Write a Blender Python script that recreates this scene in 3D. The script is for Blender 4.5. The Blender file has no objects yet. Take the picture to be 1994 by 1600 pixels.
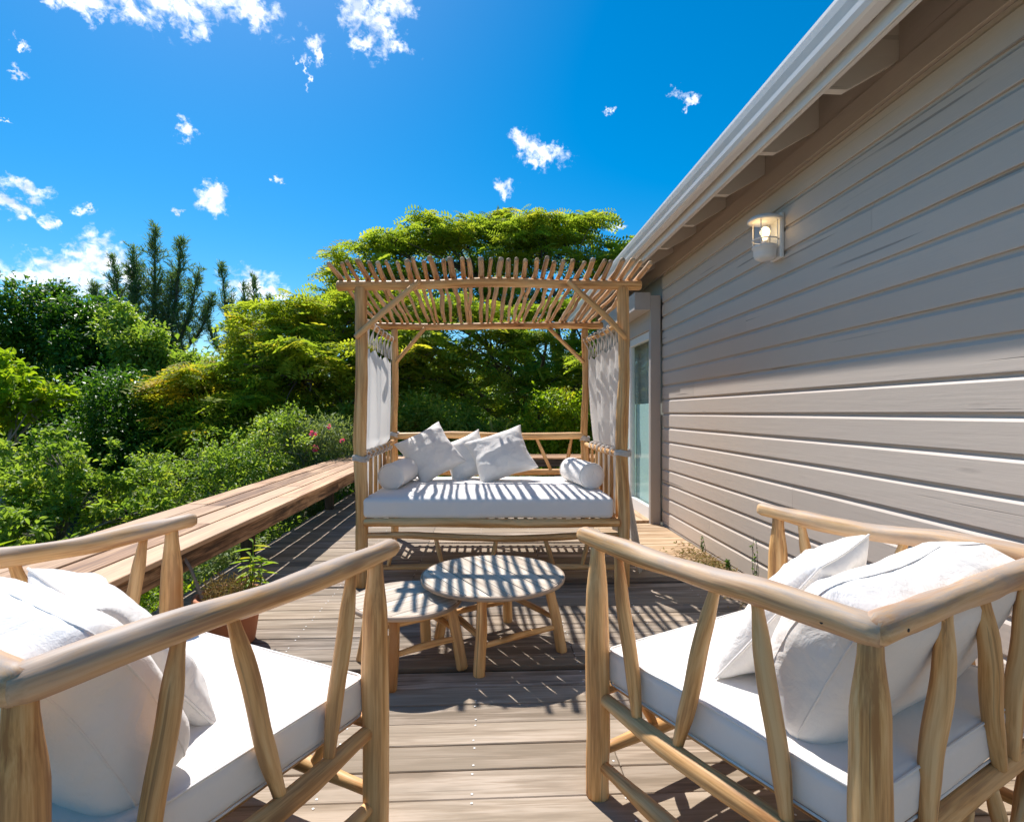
import bpy, math, random
import numpy as np
from mathutils import Vector, Matrix, Euler, noise, Quaternion
R = math.radians
S = bpy.context.scene
COL = S.collection
random.seed(7)
rng = np.random.default_rng(7)

# ------------------------------------------------------------------ camera, sky, sun, exposure
SUN = Vector((-0.33, 0.61, 1.0)).normalized()
cd = bpy.data.cameras.new('camera')
cam = bpy.data.objects.new('camera', cd); COL.objects.link(cam)
cam.location = (0, 0, 1.2); cam.rotation_euler = (R(90), 0, R(-2.8))
cd.lens = 19.23; cd.sensor_width = 36; cd.shift_y = 0.0015; cd.clip_start = 0.02; cd.clip_end = 2000
S.camera = cam
S.view_settings.view_transform = 'Standard'; S.view_settings.look = 'None'
S.view_settings.gamma = 1; S.view_settings.use_curve_mapping = False
S.view_settings.exposure = 0.76
S.cycles.max_bounces = 8; S.cycles.transparent_max_bounces = 12
S.cycles.use_denoising = True
S.cycles.sample_clamp_indirect = 6.0

W = bpy.data.worlds.new('World'); S.world = W; W.use_nodes = True
nt = W.node_tree; N = nt.nodes; L = nt.links
N.clear()

def world_nodes():
    out = N.new('ShaderNodeOutputWorld'); bg = N.new('ShaderNodeBackground')
    L.new(bg.outputs[0], out.inputs[0]); bg.inputs[1].default_value = 0.10
    sky = N.new('ShaderNodeTexSky'); sky.sky_type = 'NISHITA'; sky.sun_disc = False
    sky.sun_elevation = math.asin(SUN.z); sky.sun_rotation = math.atan2(SUN.x, SUN.y)
    sky.air_density = 1.0; sky.dust_density = 0.3; sky.ozone_density = 3.5; sky.altitude = 0
    hs = N.new('ShaderNodeHueSaturation'); hs.inputs['Saturation'].default_value = 1.52
    hs.inputs['Hue'].default_value = 0.492; hs.inputs['Value'].default_value = 0.86
    L.new(sky.outputs[0], hs.inputs['Color'])
    tc = N.new('ShaderNodeTexCoord')
    d0 = tc.outputs['Generated']
    def warp(src, scale, amt):
        w = N.new('ShaderNodeTexNoise'); L.new(d0, w.inputs[0]); w.inputs['Scale'].default_value = scale; w.inputs['Detail'].default_value = 6; w.inputs['Roughness'].default_value = 0.62
        a = N.new('ShaderNodeVectorMath'); a.operation = 'SUBTRACT'; L.new(w.outputs['Color'], a.inputs[0]); a.inputs[1].default_value = (.5, .5, .5)
        b = N.new('ShaderNodeVectorMath'); b.operation = 'SCALE'; L.new(a.outputs[0], b.inputs[0]); b.inputs['Scale'].default_value = amt
        c = N.new('ShaderNodeVectorMath'); c.operation = 'ADD'; L.new(src, c.inputs[0]); L.new(b.outputs[0], c.inputs[1]); return c.outputs[0]
    d = warp(warp(d0, 12, 0.07), 48, 0.05)
    def math_(op, a, b=None, c=None, clamp=False):
        n = N.new('ShaderNodeMath'); n.operation = op; n.use_clamp = clamp
        for i, v in enumerate((a, b, c)):
            if v is None: continue
            if isinstance(v, (int, float)): n.inputs[i].default_value = v
            else: L.new(v, n.inputs[i])
        return n.outputs[0]
    def dot(vec):
        n = N.new('ShaderNodeVectorMath'); n.operation = 'DOT_PRODUCT'
        L.new(d, n.inputs[0]); n.inputs[1].default_value = vec; return n.outputs['Value']
    clouds = [(-36.3,30.5,2.65,0.82,-10),(-33.0,31.1,3.43,1.06,-14),(-29.3,32.1,3.27,1.47,0),(-25.2,33.5,3.06,1.53,0),(-22.2,33.7,2.11,1.34,10),(-30.0,33.5,9.0,1.9,0),(-12.8,35.1,1.69,1.5,-20),(-10.5,34.2,1.48,2.14,-20),(-9.2,36.1,1.89,1.51,0),(-12.0,32.7,1.38,0.87,20),(-9.2,33.4,1.98,0.87,-20),(-17.2,32.5,1.21,0.99,-40),(-16.6,31.7,0.62,1.08,-40),(-17.6,30.3,0.27,1.25,10),(-38.5,26.4,0.47,0.33,-20),(-38.7,24.6,0.54,0.3,-20),(-28.1,23.9,0.93,0.67,-30),(4.0,26.6,1.55,1.09,-35),(6.2,25.0,2.55,1.11,-15),(4.8,25.9,1.83,1.19,-35),(-25.6,19.0,1.71,1.3,0),(-25.9,19.6,0.81,1.21,0),(-39.0,16.7,1.95,0.65,-5),(-39.4,15.4,2.43,0.65,-8),(-37.6,15.1,1.02,0.47,-10),(-35.3,16.7,0.99,0.35,-5),(1.9,22.2,1.34,0.67,-10),(-28.5,17.5,0.55,0.36,20),(-20.4,21.3,0.51,0.34,0),(-34.6,13.2,1.7,2.3,0),(-33.6,12.3,2.7,2.2,0),(-35.6,11.6,3.9,1.7,0),(-38.3,10.5,4.0,1.15,0),(-32.2,11.5,2.3,1.8,0),(-36.0,10.3,5.6,1.1,0),(-22.6,11.9,2.7,1.5,0),(-21.3,11.1,2.74,1.0,0),(13.3,18.6,0.87,0.39,0),(19.9,29.1,1.31,0.33,-10),(-39.5,21.5,0.61,0.15,-15),(13.1,28.7,0.6,0.3,0),
              (-62,24,5,1.6,0),(-70,38,6,2,10),(30,22,4,1,0),(55,30,6,2,-8),(90,20,8,2,0),(130,30,7,3,0),(170,24,9,2.5,0),(-110,26,8,2.4,0),(-150,34,6,2.2,0),(60,50,6,4,0),(150,55,7,4,0),(-120,55,6,4,0)]
    best = None
    for az, el, rx, ry, tl in clouds:
        az, el = R(az), R(el)
        c = Vector((math.sin(az) * math.cos(el), math.cos(az) * math.cos(el), math.sin(el)))
        a = Vector((math.cos(az), -math.sin(az), 0)); b = c.cross(a) * -1
        if b.z < 0: b = -b
        t = R(tl); a2 = a * math.cos(t) + b * math.sin(t); b2 = b * math.cos(t) - a * math.sin(t)
        A = math_('MULTIPLY', dot(a2 * (1 / R(rx))), 1.0); B = dot(b2 * (1 / R(ry)))
        # offset so the blob is centred on c
        ca = c.dot(a2) / R(rx); cb = c.dot(b2) / R(ry)
        A = math_('SUBTRACT', A, ca); B = math_('SUBTRACT', B, cb)
        q = math_('ADD', math_('MULTIPLY', A, A), math_('MULTIPLY', B, B))
        v = math_('SUBTRACT', 1.0, math_('SQRT', q))
        fr = dot(c)                                   # only the hemisphere the cloud is in
        v = math_('MINIMUM', v, math_('MULTIPLY', fr, 4.0))
        best = v if best is None else math_('MAXIMUM', best, v)
    mp = N.new('ShaderNodeMapping'); L.new(d0, mp.inputs[0]); mp.inputs['Scale'].default_value = (1, 1, 1.15)
    n1 = N.new('ShaderNodeTexNoise'); L.new(mp.outputs[0], n1.inputs[0])
    n1.inputs['Scale'].default_value = 20; n1.inputs['Detail'].default_value = 9; n1.inputs['Roughness'].default_value = 0.66; n1.inputs['Distortion'].default_value = 0.35
    n3 = N.new('ShaderNodeTexNoise'); L.new(mp.outputs[0], n3.inputs[0]); n3.inputs['Scale'].default_value = 75; n3.inputs['Detail'].default_value = 5; n3.inputs['Roughness'].default_value = 0.6; n3.inputs['Distortion'].default_value = 0.6
    nn = math_('ADD', math_('MULTIPLY', math_('SUBTRACT', n1.outputs[0], 0.5), 4.2), math_('MULTIPLY', math_('SUBTRACT', n3.outputs[0], 0.5), 4.6))
    m = math_('ADD', math_('SUBTRACT', math_('MULTIPLY', best, 2.3), 0.35), nn)
    low = math_('MULTIPLY', math_('ADD', best, 0.45, clamp=True), 3.0, clamp=True)
    mr = N.new('ShaderNodeMapRange'); mr.interpolation_type = 'SMOOTHSTEP'
    L.new(m, mr.inputs[0]); mr.inputs[1].default_value = -0.5; mr.inputs[2].default_value = 2.3
    mask = math_('MULTIPLY', mr.outputs[0], low, clamp=True)
    # inner structure of the cloud bodies: puffs seen as thicker and thinner vapour
    n2 = N.new('ShaderNodeTexNoise'); L.new(mp.outputs[0], n2.inputs[0])
    n2.inputs['Scale'].default_value = 30; n2.inputs['Detail'].default_value = 6; n2.inputs['Roughness'].default_value = 0.6
    cr = N.new('ShaderNodeValToRGB'); L.new(n2.outputs[0], cr.inputs[0])
    cr.color_ramp.elements[0].position = 0.36; cr.color_ramp.elements[0].color = (4.2, 5.0, 6.6, 1)
    cr.color_ramp.elements[1].position = 0.58; cr.color_ramp.elements[1].color = (9.6, 9.6, 9.8, 1)
    mx = N.new('ShaderNodeMix'); mx.data_type = 'RGBA'
    L.new(mask, mx.inputs[0]); L.new(hs.outputs[0], mx.inputs[6]); L.new(cr.outputs[0], mx.inputs[7])
    L.new(mx.outputs[2], bg.inputs[0])
world_nodes()
W.cycles.sampling_method = 'MANUAL'; W.cycles.sample_map_resolution = 512

sl = bpy.data.lights.new('sun', 'SUN'); sl.energy = 3.9; sl.angle = R(0.55); sl.color = (1.0, 0.965, 0.925)
so = bpy.data.objects.new('sun', sl); COL.objects.link(so); so.location = SUN * 30
so.rotation_euler = SUN.to_track_quat('Z', 'Y').to_euler()

# ------------------------------------------------------------------ helpers
def tag(o, label=None, cat=None, group=None, kind=None):
    if label: o['label'] = label
    if cat: o['category'] = cat
    if group: o['group'] = group
    if kind: o['kind'] = kind
    return o
def empty(name, loc, rz=0.0, **k):
    o = bpy.data.objects.new(name, None); COL.objects.link(o); o.location = loc; o.rotation_euler = (0, 0, rz)
    o.empty_display_size = 0.1
    return tag(o, **k)
class MB:
    """collects verts, faces and a per-vertex 'grain' vector, links as one mesh"""
    def __init__(s): s.v = []; s.f = []; s.g = []; s.sm = []
    def add(s, v, f, g=None, smooth=True):
        n = len(s.v); s.v += [tuple(p) for p in v]; s.f += [tuple(i + n for i in q) for q in f]
        s.g += [tuple(p) for p in (g if g is not None else v)]; s.sm += [smooth] * len(f); return s
    def mesh(s, name, off=(0, 0, 0)):
        me = bpy.data.meshes.new(name)
        o = Vector(off)
        me.from_pydata([tuple(Vector(p) - o) for p in s.v], [], s.f)
        a = me.attributes.new('grain', 'FLOAT_VECTOR', 'POINT')
        a.data.foreach_set('vector', np.array(s.g, dtype=np.float32).ravel())
        me.polygons.foreach_set('use_smooth', s.sm)
        me.update(); return me
    def build(s, name, mat, parent=None, off=None, **k):
        if off is None: off = parent.location if parent is not None else (0, 0, 0)
        return link(name, s.mesh(name, off), mat, parent, **k)
def link(name, me, mat, parent=None, **k):
    if mat is not None and not me.materials: me.materials.append(mat)
    o = bpy.data.objects.new(name, me); COL.objects.link(o); o.parent = parent
    return tag(o, **k)
def spline(pts, n=6):
    P = [Vector(p) for p in pts]
    if len(P) == 2: return [P[0].lerp(P[1], i / n) for i in range(n + 1)]
    Q = [P[0] * 2 - P[1]] + P + [P[-1] * 2 - P[-2]]; out = []
    for i in range(1, len(Q) - 2):
        for j in range(n):
            t = j / n; a, b, c, d = Q[i - 1], Q[i], Q[i + 1], Q[i + 2]
            out.append(0.5 * ((2 * b) + (c - a) * t + (2 * a - 5 * b + 4 * c - d) * t * t + (3 * b - a - 3 * c + d) * t ** 3))
    out.append(P[-1]); return out
def tube(mb, pts, rad, sides=12, n=6, lump=0.0, caps=True, seed=0.0, dome=0.35):
    """rad: float or list of radii spread evenly along the path"""
    C = spline(pts, n); m = len(C)
    if isinstance(rad, (int, float)): rad = [rad, rad]
    def rr(t):
        x = t * (len(rad) - 1); i = min(int(x), len(rad) - 2); u = x - i; u = u * u * (3 - 2 * u); return rad[i] * (1 - u) + rad[i + 1] * u
    ln = [0.0]
    for i in range(1, m): ln.append(ln[-1] + (C[i] - C[i - 1]).length)
    tot = max(ln[-1], 1e-6)
    rings = []
    T0 = (C[1] - C[0]).normalized(); U = T0.orthogonal().normalized()
    def frame(i):
        a = C[max(i - 1, 0)]; b = C[min(i + 1, m - 1)]; return (b - a).normalized()
    secs = []
    for i in range(m):
        T = frame(i); U = (U - T * U.dot(T)).normalized(); secs.append((C[i], T, U.copy(), rr(ln[i] / tot), ln[i]))
    if caps:
        c, T, U2, r, l = secs[0]
        pre = [(c - T * r * dome, T, U2, r * 0.35, l - r * dome), (c - T * r * dome * .75, T, U2, r * 0.8, l - r * dome * .75)]
        c, T, U2, r, l = secs[-1]
        post = [(c + T * r * dome * .75, T, U2, r * 0.8, l + r * dome * .75), (c + T * r * dome, T, U2, r * 0.35, l + r * dome)]
        secs = pre + secs + post
    v, g = [], []
    for c, T, U2, r, l in secs:
        V2 = T.cross(U2)
        for k in range(sides):
            a = 2 * math.pi * k / sides; dr = r
            if lump: dr = r * (1 + lump * noise.noise(Vector((math.cos(a) * 1.1 + seed, math.sin(a) * 1.1 + seed * 3.1, l * 7))))
            v.append(c + (U2 * math.cos(a) + V2 * math.sin(a)) * dr); g.append((math.cos(a) * r, math.sin(a) * r, l))
    f = []
    for i in range(len(secs) - 1):
        for k in range(sides):
            k2 = (k + 1) % sides; f.append((i * sides + k, i * sides + k2, (i + 1) * sides + k2, (i + 1) * sides + k))
    f.append(tuple(range(sides))[::-1]); f.append(tuple((len(secs) - 1) * sides + k for k in range(sides)))
    mb.add(v, f, g); return mb
def box(mb, lo, hi, bev=0.003, axis=0, seed=None):
    """bevelled box; axis = grain direction"""
    lo, hi = Vector(lo), Vector(hi); b = min(bev, *(0.45 * (hi[i] - lo[i]) for i in range(3)))
    v = []; idx = {}
    for sx in (0, 1):
        for sy in (0, 1):
            for sz in (0, 1):
                s = (sx, sy, sz)
                for ax in range(3):
                    p = [(hi[i] - (0 if i == ax else b)) if s[i] else (lo[i] + (0 if i == ax else b)) for i in range(3)]
                    idx[(s, ax)] = len(v); v.append(tuple(p))
    f = []
    for ax in range(3):
        o1, o2 = [(1, 2), (2, 0), (0, 1)][ax]
        for sd in (0, 1):
            def S_(a, c):
                s = [0, 0, 0]; s[ax] = sd; s[o1] = a; s[o2] = c; return (tuple(s), ax)
            q = [idx[S_(0, 0)], idx[S_(1, 0)], idx[S_(1, 1)], idx[S_(0, 1)]]
            f.append(tuple(q if sd else q[::-1]))
    for ax in range(3):                       # edges running along ax
        o1, o2 = [(1, 2), (2, 0), (0, 1)][ax]
        for a in (0, 1):
            for c in (0, 1):
                s0 = [0, 0, 0]; s0[o1] = a; s0[o2] = c; s1 = list(s0); s1[ax] = 1
                q = [idx[(tuple(s0), o1)], idx[(tuple(s1), o1)], idx[(tuple(s1), o2)], idx[(tuple(s0), o2)]]
                f.append(tuple(q if (a == c) else q[::-1]))
    for sx in (0, 1):
        for sy in (0, 1):
            for sz in (0, 1):
                s = (sx, sy, sz); q = [idx[(s, 0)], idx[(s, 1)], idx[(s, 2)]]
                f.append(tuple(q if (sx + sy + sz) % 2 else q[::-1]))
    o = (seed if seed is not None else random.random() * 50)
    g = []
    for p in v:
        w = [p[(axis + 1) % 3] + o, p[(axis + 2) % 3] + o * .7, p[axis] + o * 1.3]; g.append(w)
    mb.add(v, f, g, smooth=False); return mb
def boxed(name, lo, hi, mat, parent=None, bev=0.003, axis=0, **k):
    return box(MB(), lo, hi, bev, axis).build(name, mat, parent, **k)
def lathe(mb, prof, center=(0, 0, 0), sides=32):
    v, f = [], []
    c = Vector(center)
    for r, z in prof:
        for k in range(sides):
            a = 2 * math.pi * k / sides; v.append(c + Vector((r * math.cos(a), r * math.sin(a), z)))
    for i in range(len(prof) - 1):
        for k in range(sides):
            k2 = (k + 1) % sides; f.append((i * sides + k, i * sides + k2, (i + 1) * sides + k2, (i + 1) * sides + k))
    mb.add(v, f); return mb

# ------------------------------------------------------------------ materials
class NG:
    def __init__(s, name):
        s.m = bpy.data.materials.new(name); s.m.use_nodes = True; s.t = s.m.node_tree; s.n = s.t.nodes; s.l = s.t.links
        s.n.clear(); s.out = s.n.new('ShaderNodeOutputMaterial')
    def new(s, typ, **inp):
        n = s.n.new('ShaderNode' + typ)
        for k, v in inp.items():
            key = k.replace('_', ' ')
            s.set(n, key, v)
        return n
    def set(s, n, key, v):
        i = n.inputs[key] if not isinstance(key, int) else n.inputs[key]
        if isinstance(v, bpy.types.NodeSocket): s.l.new(v, i)
        elif hasattr(v, 'outputs'): s.l.new(v.outputs[0], i)
        else: i.default_value = v
    def math(s, op, a, b=0.0, clamp=False):
        n = s.n.new('ShaderNodeMath'); n.operation = op; n.use_clamp = clamp; s.set(n, 0, a); s.set(n, 1, b); return n.outputs[0]
    def mix(s, f, a, b, mode='MIX'):
        n = s.n.new('ShaderNodeMix'); n.data_type = 'RGBA'; n.blend_type = mode; s.set(n, 0, f); s.set(n, 6, a); s.set(n, 7, b); return n.outputs[2]
    def ramp(s, f, stops):
        n = s.n.new('ShaderNodeValToRGB'); s.set(n, 0, f); e = n.color_ramp.elements
        while len(e) < len(stops): e.new(0.5)
        for i, (p, c) in enumerate(stops): e[i].position = p; e[i].color = (c if len(c) == 4 else (*c, 1))
        return n.outputs[0]
    def noise(s, vec, scale, detail=4, rough=0.55, dist=0.0):
        n = s.new('TexNoise', Scale=scale, Detail=detail, Roughness=rough, Distortion=dist); s.set(n, 'Vector', vec); return n.outputs[0]
    def mapping(s, vec, scale=(1, 1, 1), loc=None):
        n = s.n.new('ShaderNodeMapping'); s.set(n, 'Vector', vec); n.inputs['Scale'].default_value = scale
        if loc is not None: s.set(n, 'Location', loc)
        return n.outputs[0]
    def bump(s, h, strength=0.3, dist=0.002, normal=None):
        n = s.new('Bump', Strength=strength, Distance=dist, Height=h)
        if normal is not None: s.set(n, 'Normal', normal)
        return n.outputs[0]
def grey(a): return (a, a, a, 1)
def rgb(*c): return (*c, 1)

def wood(name, dark, mid, light, vary=0.25, rough=0.6, grain=1.0, weather=None, wamt=0.0, knots=0.5, bump=0.5, hue_to=None, cracks=0.0, fine=1.0, stain=0.0, topwear=None, con=.09):
    g = NG(name)
    at = g.new('Attribute'); at.attribute_name = 'grain'
    oi = g.new('ObjectInfo'); rnd = oi.outputs['Random']
    cb = g.new('CombineXYZ', X=g.math('MULTIPLY', rnd, 31.0), Y=g.math('MULTIPLY', rnd, 57.0), Z=g.math('MULTIPLY', rnd, 91.0))
    vec = at.outputs['Vector']
    v1 = g.mapping(vec, (14 * grain, 14 * grain, 1.3 * grain), cb.outputs[0])
    v2 = g.mapping(vec, (110 * fine, 110 * fine, 3.5), cb.outputs[0])
    n1 = g.noise(v1, 1.0, 5, 0.6, 0.6)
    n2 = g.noise(v2, 1.0, 4, 0.6, 0.2)
    n3 = g.noise(g.mapping(vec, (42 * grain, 42 * grain, 2.2), cb.outputs[0]), 1.0, 4, 0.65, 0.5)
    f = g.math('ADD', g.math('MULTIPLY', n1, 0.42), g.math('ADD', g.math('MULTIPLY', n2, 0.24), g.math('MULTIPLY', n3, 0.34)))
    c = g.ramp(f, [(0.5 - con, dark), (0.5, mid), (0.5 + con, light)])
    # knots
    kv = g.new('TexVoronoi', Scale=1.0); g.set(kv, 'Vector', g.mapping(vec, (9, 9, 2.6), cb.outputs[0])); kv.inputs['Randomness'].default_value = 1
    kn = g.new('MapRange'); g.set(kn, 0, kv.outputs['Distance']); kn.inputs[1].default_value = 0.05; kn.inputs[2].default_value = 0.17; kn.inputs[3].default_value = knots; kn.inputs[4].default_value = 0
    c = g.mix(kn.outputs[0], c, rgb(*[x * 0.35 for x in dark[:3]]))
    if cracks:
        cv = g.noise(g.mapping(vec, (70, 70, 0.9), cb.outputs[0]), 1.0, 3, 0.5, 0.3)
        cm = g.new('MapRange'); g.set(cm, 0, cv); cm.inputs[1].default_value = 0.30; cm.inputs[2].default_value = 0.36; cm.inputs[3].default_value = cracks; cm.inputs[4].default_value = 0
        c = g.mix(cm.outputs[0], c, rgb(*[x * 0.25 for x in dark[:3]])); f = g.math('SUBTRACT', f, g.math('MULTIPLY', cm.outputs[0], 0.4))
    if stain:
        sn = g.noise(g.mapping(vec, (5, 5, 3), cb.outputs[0]), 1.0, 5, 0.65)
        sm = g.new('MapRange'); g.set(sm, 0, sn); sm.inputs[1].default_value = 0.5; sm.inputs[2].default_value = 0.72; sm.inputs[3].default_value = 0; sm.inputs[4].default_value = stain
        c = g.mix(sm.outputs[0], c, rgb(*[x * 0.4 for x in dark[:3]]))
    if weather is not None:
        wn = g.noise(g.mapping(vec, (6, 6, 1.6), cb.outputs[0]), 1.0, 4, 0.6)
        wm = g.new('MapRange'); g.set(wm, 0, wn); wm.inputs[1].default_value = 0.42; wm.inputs[2].default_value = 0.62; wm.inputs[3].default_value = 0; wm.inputs[4].default_value = wamt
        c = g.mix(wm.outputs[0], c, weather)
    if topwear is not None:      # greyed by years of rain on the upper side, in broken patches
        ge = g.new('NewGeometry'); sx = g.new('SeparateXYZ', Vector=ge.outputs['Normal'])
        tn = g.noise(g.mapping(vec, (38, 38, 6.5), cb.outputs[0]), 1.0, 6, 0.7, .8)
        tm = g.new('MapRange'); g.set(tm, 0, g.math('ADD', g.math('MULTIPLY', sx.outputs[2], .30), tn)); tm.inputs[1].default_value = .58; tm.inputs[2].default_value = .86; tm.inputs[3].default_value = 0; tm.inputs[4].default_value = .9
        c = g.mix(tm.outputs[0], c, topwear)
    if hue_to is not None:
        c = g.mix(g.math('FRACT', g.math('MULTIPLY', rnd, 7.31)), c, g.mix(0.75, c, hue_to, 'MIX'))
    br = g.math('ADD', 1 - vary / 2, g.math('MULTIPLY', rnd, vary))
    hv = g.new('HueSaturation', Color=c, Value=br)
    rf = g.math('ADD', rough - 0.1, g.math('MULTIPLY', n2, 0.25))
    p = g.new('BsdfPrincipled', Base_Color=hv.outputs[0], Roughness=rf)
    p.inputs['Specular IOR Level'].default_value = 0.35
    g.set(p, 'Normal', g.bump(f, bump, 0.004))
    g.l.new(p.outputs[0], g.out.inputs[0]); return g.m

M = {}
M['pole'] = wood('teak_pole', rgb(.42, .185, .058), rgb(.70, .37, .13), rgb(.84, .53, .24), vary=.16, rough=.5, weather=rgb(.62, .42, .22), wamt=.4, knots=.9, bump=.5, cracks=.5, con=.07)
M['rail'] = wood('bleached_teak_pole', rgb(.40, .195, .075), rgb(.65, .37, .15), rgb(.79, .51, .26), vary=.1, rough=.55, weather=rgb(.50, .37, .30), wamt=.55, topwear=rgb(.40, .325, .27), cracks=.45, con=.075, knots=.8, bump=.4)
M['stick'] = wood('branch_stick', rgb(.30, .145, .055), rgb(.62, .34, .15), rgb(.80, .52, .28), vary=.45, rough=.6, weather=rgb(.48, .35, .23), wamt=.7, knots=.8, bump=.7)
M['deck'] = wood('weathered_deck_board', rgb(.115, .080, .056), rgb(.30, .229, .172), rgb(.51, .415, .335), vary=.5, con=.06, rough=.8, grain=1.0, weather=rgb(.21, .175, .135), wamt=.65, knots=.35, bump=.9, cracks=.6, hue_to=rgb(.34, .26, .175))
M['deck_warm'] = wood('sheltered_deck_board', rgb(.30, .18, .09), rgb(.46, .31, .18), rgb(.60, .45, .30), vary=.2, rough=.7, knots=.4, bump=.6)
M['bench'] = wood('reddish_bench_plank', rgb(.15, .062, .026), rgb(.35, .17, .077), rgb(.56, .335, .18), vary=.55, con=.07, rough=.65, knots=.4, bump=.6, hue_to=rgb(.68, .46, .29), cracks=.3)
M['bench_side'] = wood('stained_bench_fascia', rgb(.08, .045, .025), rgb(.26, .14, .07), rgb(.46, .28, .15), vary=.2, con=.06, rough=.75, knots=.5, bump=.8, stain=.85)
M['dark_beam'] = wood('dark_beam', rgb(.035, .025, .02), rgb(.075, .055, .04), rgb(.13, .10, .08), vary=.3, rough=.85, bump=.8)
M['table'] = wood('bleached_table_plank', rgb(.38, .29, .21), rgb(.57, .47, .36), rgb(.72, .62, .50), vary=.2, rough=.6, knots=.25, bump=.4)
M['rim'] = wood('table_rim_wood', rgb(.22, .15, .10), rgb(.38, .28, .20), rgb(.52, .40, .30), vary=.1, rough=.6, bump=.4)
M['bark'] = wood('grey_bark', rgb(.05, .038, .03), rgb(.12, .095, .075), rgb(.22, .18, .15), vary=.3, rough=.9, bump=1.0, grain=.6)
M['bark_pale'] = wood('pale_bark', rgb(.18, .15, .12), rgb(.34, .30, .26), rgb(.48, .44, .39), vary=.2, rough=.9, bump=1.0, grain=.6)

def painted(name, col, rough=0.55, dirt=0.25, lines=0.5, dirtcol=None):
    g = NG(name); at = g.new('Attribute'); at.attribute_name = 'grain'; v = at.outputs['Vector']
    oi = g.new('ObjectInfo'); rnd = oi.outputs['Random']
    cb = g.new('CombineXYZ', X=g.math('MULTIPLY', rnd, 13.0), Y=g.math('MULTIPLY', rnd, 37.0), Z=g.math('MULTIPLY', rnd, 71.0))
    n1 = g.noise(g.mapping(v, (3, 3, 1.0), cb.outputs[0]), 1.0, 5, 0.6)
    n2 = g.noise(g.mapping(v, (60, 60, 2.2), cb.outputs[0]), 1.0, 4, 0.6, .3)
    n3 = g.noise(g.mapping(v, (25, 25, 6.0), cb.outputs[0]), 1.0, 3, 0.6)
    c = g.mix(g.math('MULTIPLY', n1, dirt), rgb(*col), dirtcol or rgb(*[x * .62 for x in col]))
    # hairline splits along the grain, where the paint has opened
    cr = g.noise(g.mapping(v, (34, 34, 0.55), cb.outputs[0]), 1.0, 2, 0.4, .35)
    cm = g.new('MapRange'); g.set(cm, 0, cr); cm.inputs[1].default_value = .27; cm.inputs[2].default_value = .30; cm.inputs[3].default_value = lines; cm.inputs[4].default_value = 0
    c = g.mix(cm.outputs[0], c, rgb(*[x * .35 for x in col]))
    kn = g.new('TexVoronoi', Scale=1.0); g.set(kn, 'Vector', g.mapping(v, (7, 7, 1.5), cb.outputs[0]))
    km = g.new('MapRange'); g.set(km, 0, kn.outputs['Distance']); km.inputs[1].default_value = .04; km.inputs[2].default_value = .10; km.inputs[3].default_value = .35 * min(1, lines * 2); km.inputs[4].default_value = 0
    c = g.mix(km.outputs[0], c, rgb(*[x * .6 for x in col]))
    h = g.math('SUBTRACT', g.math('ADD', g.math('MULTIPLY', n2, .7), g.math('MULTIPLY', n3, .5)), g.math('ADD', g.math('MULTIPLY', cm.outputs[0], .8), km.outputs[0]))
    hv = g.new('HueSaturation', Color=c, Value=g.math('ADD', .95, g.math('MULTIPLY', rnd, .1)))
    p = g.new('BsdfPrincipled', Base_Color=hv.outputs[0], Roughness=g.math('ADD', rough - .08, g.math('MULTIPLY', n1, .2)))
    g.set(p, 'Normal', g.bump(h, .45, .003)); g.l.new(p.outputs[0], g.out.inputs[0]); return g.m
M['siding'] = painted('greige_painted_siding', (.57, .48, .405), lines=.7)
M['greige'] = painted('greige_painted_trim', (.45, .40, .36), lines=.3)
M['soffit'] = painted('stained_soffit', (.46, .38, .31), rough=.7, lines=.5)
M['rafter'] = painted('painted_rafter', (.68, .61, .53), rough=.6, lines=.3)
def enamel(name, col, rough):
    g = NG(name); tc = g.new('TexCoord'); n = g.noise(g.mapping(tc.outputs['Object'], (4, .8, 4)), 1.0, 5, .6); n2 = g.noise(tc.outputs['Object'], 60, 4, .6)
    c = g.mix(g.math('MULTIPLY', n, .22), rgb(*col), rgb(*[x * .6 for x in col]))
    p = g.new('BsdfPrincipled', Base_Color=c, Roughness=g.math('ADD', rough, g.math('MULTIPLY', n2, .12))); g.set(p, 'Normal', g.bump(n2, .04, .001)); g.l.new(p.outputs[0], g.out.inputs[0]); return g.m
M['white'] = enamel('white_enamel', (.80, .78, .76), .28)
M['fascia'] = painted('off_white_fascia', (.76, .71, .65), rough=.45, dirt=.35, lines=.1)
M['roof'] = painted('grey_roof_sheet', (.35, .34, .33), rough=.6, lines=0)
M['terracotta'] = painted('terracotta', (.62, .20, .075), rough=.8, dirt=.6, lines=0, dirtcol=rgb(.50, .30, .22))

def simple(name, col, rough=.6, metal=0.0):
    g = NG(name); tc = g.new('TexCoord'); n = g.noise(tc.outputs['Object'], 25, 4, .6)
    c = g.mix(g.math('MULTIPLY', n, .35), rgb(*col), rgb(*[x * .55 for x in col]))
    p = g.new('BsdfPrincipled', Base_Color=c, Roughness=rough, Metallic=metal); g.set(p, 'Normal', g.bump(n, .2, .003))
    g.l.new(p.outputs[0], g.out.inputs[0]); return g.m
M['nail'] = simple('galvanised_nail', (.85, .84, .80), .5, .0)
M['black'] = simple('dark_hardware', (.02, .02, .02), .6)
M['soil'] = simple('dry_soil', (.11, .075, .045), .95)

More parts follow.
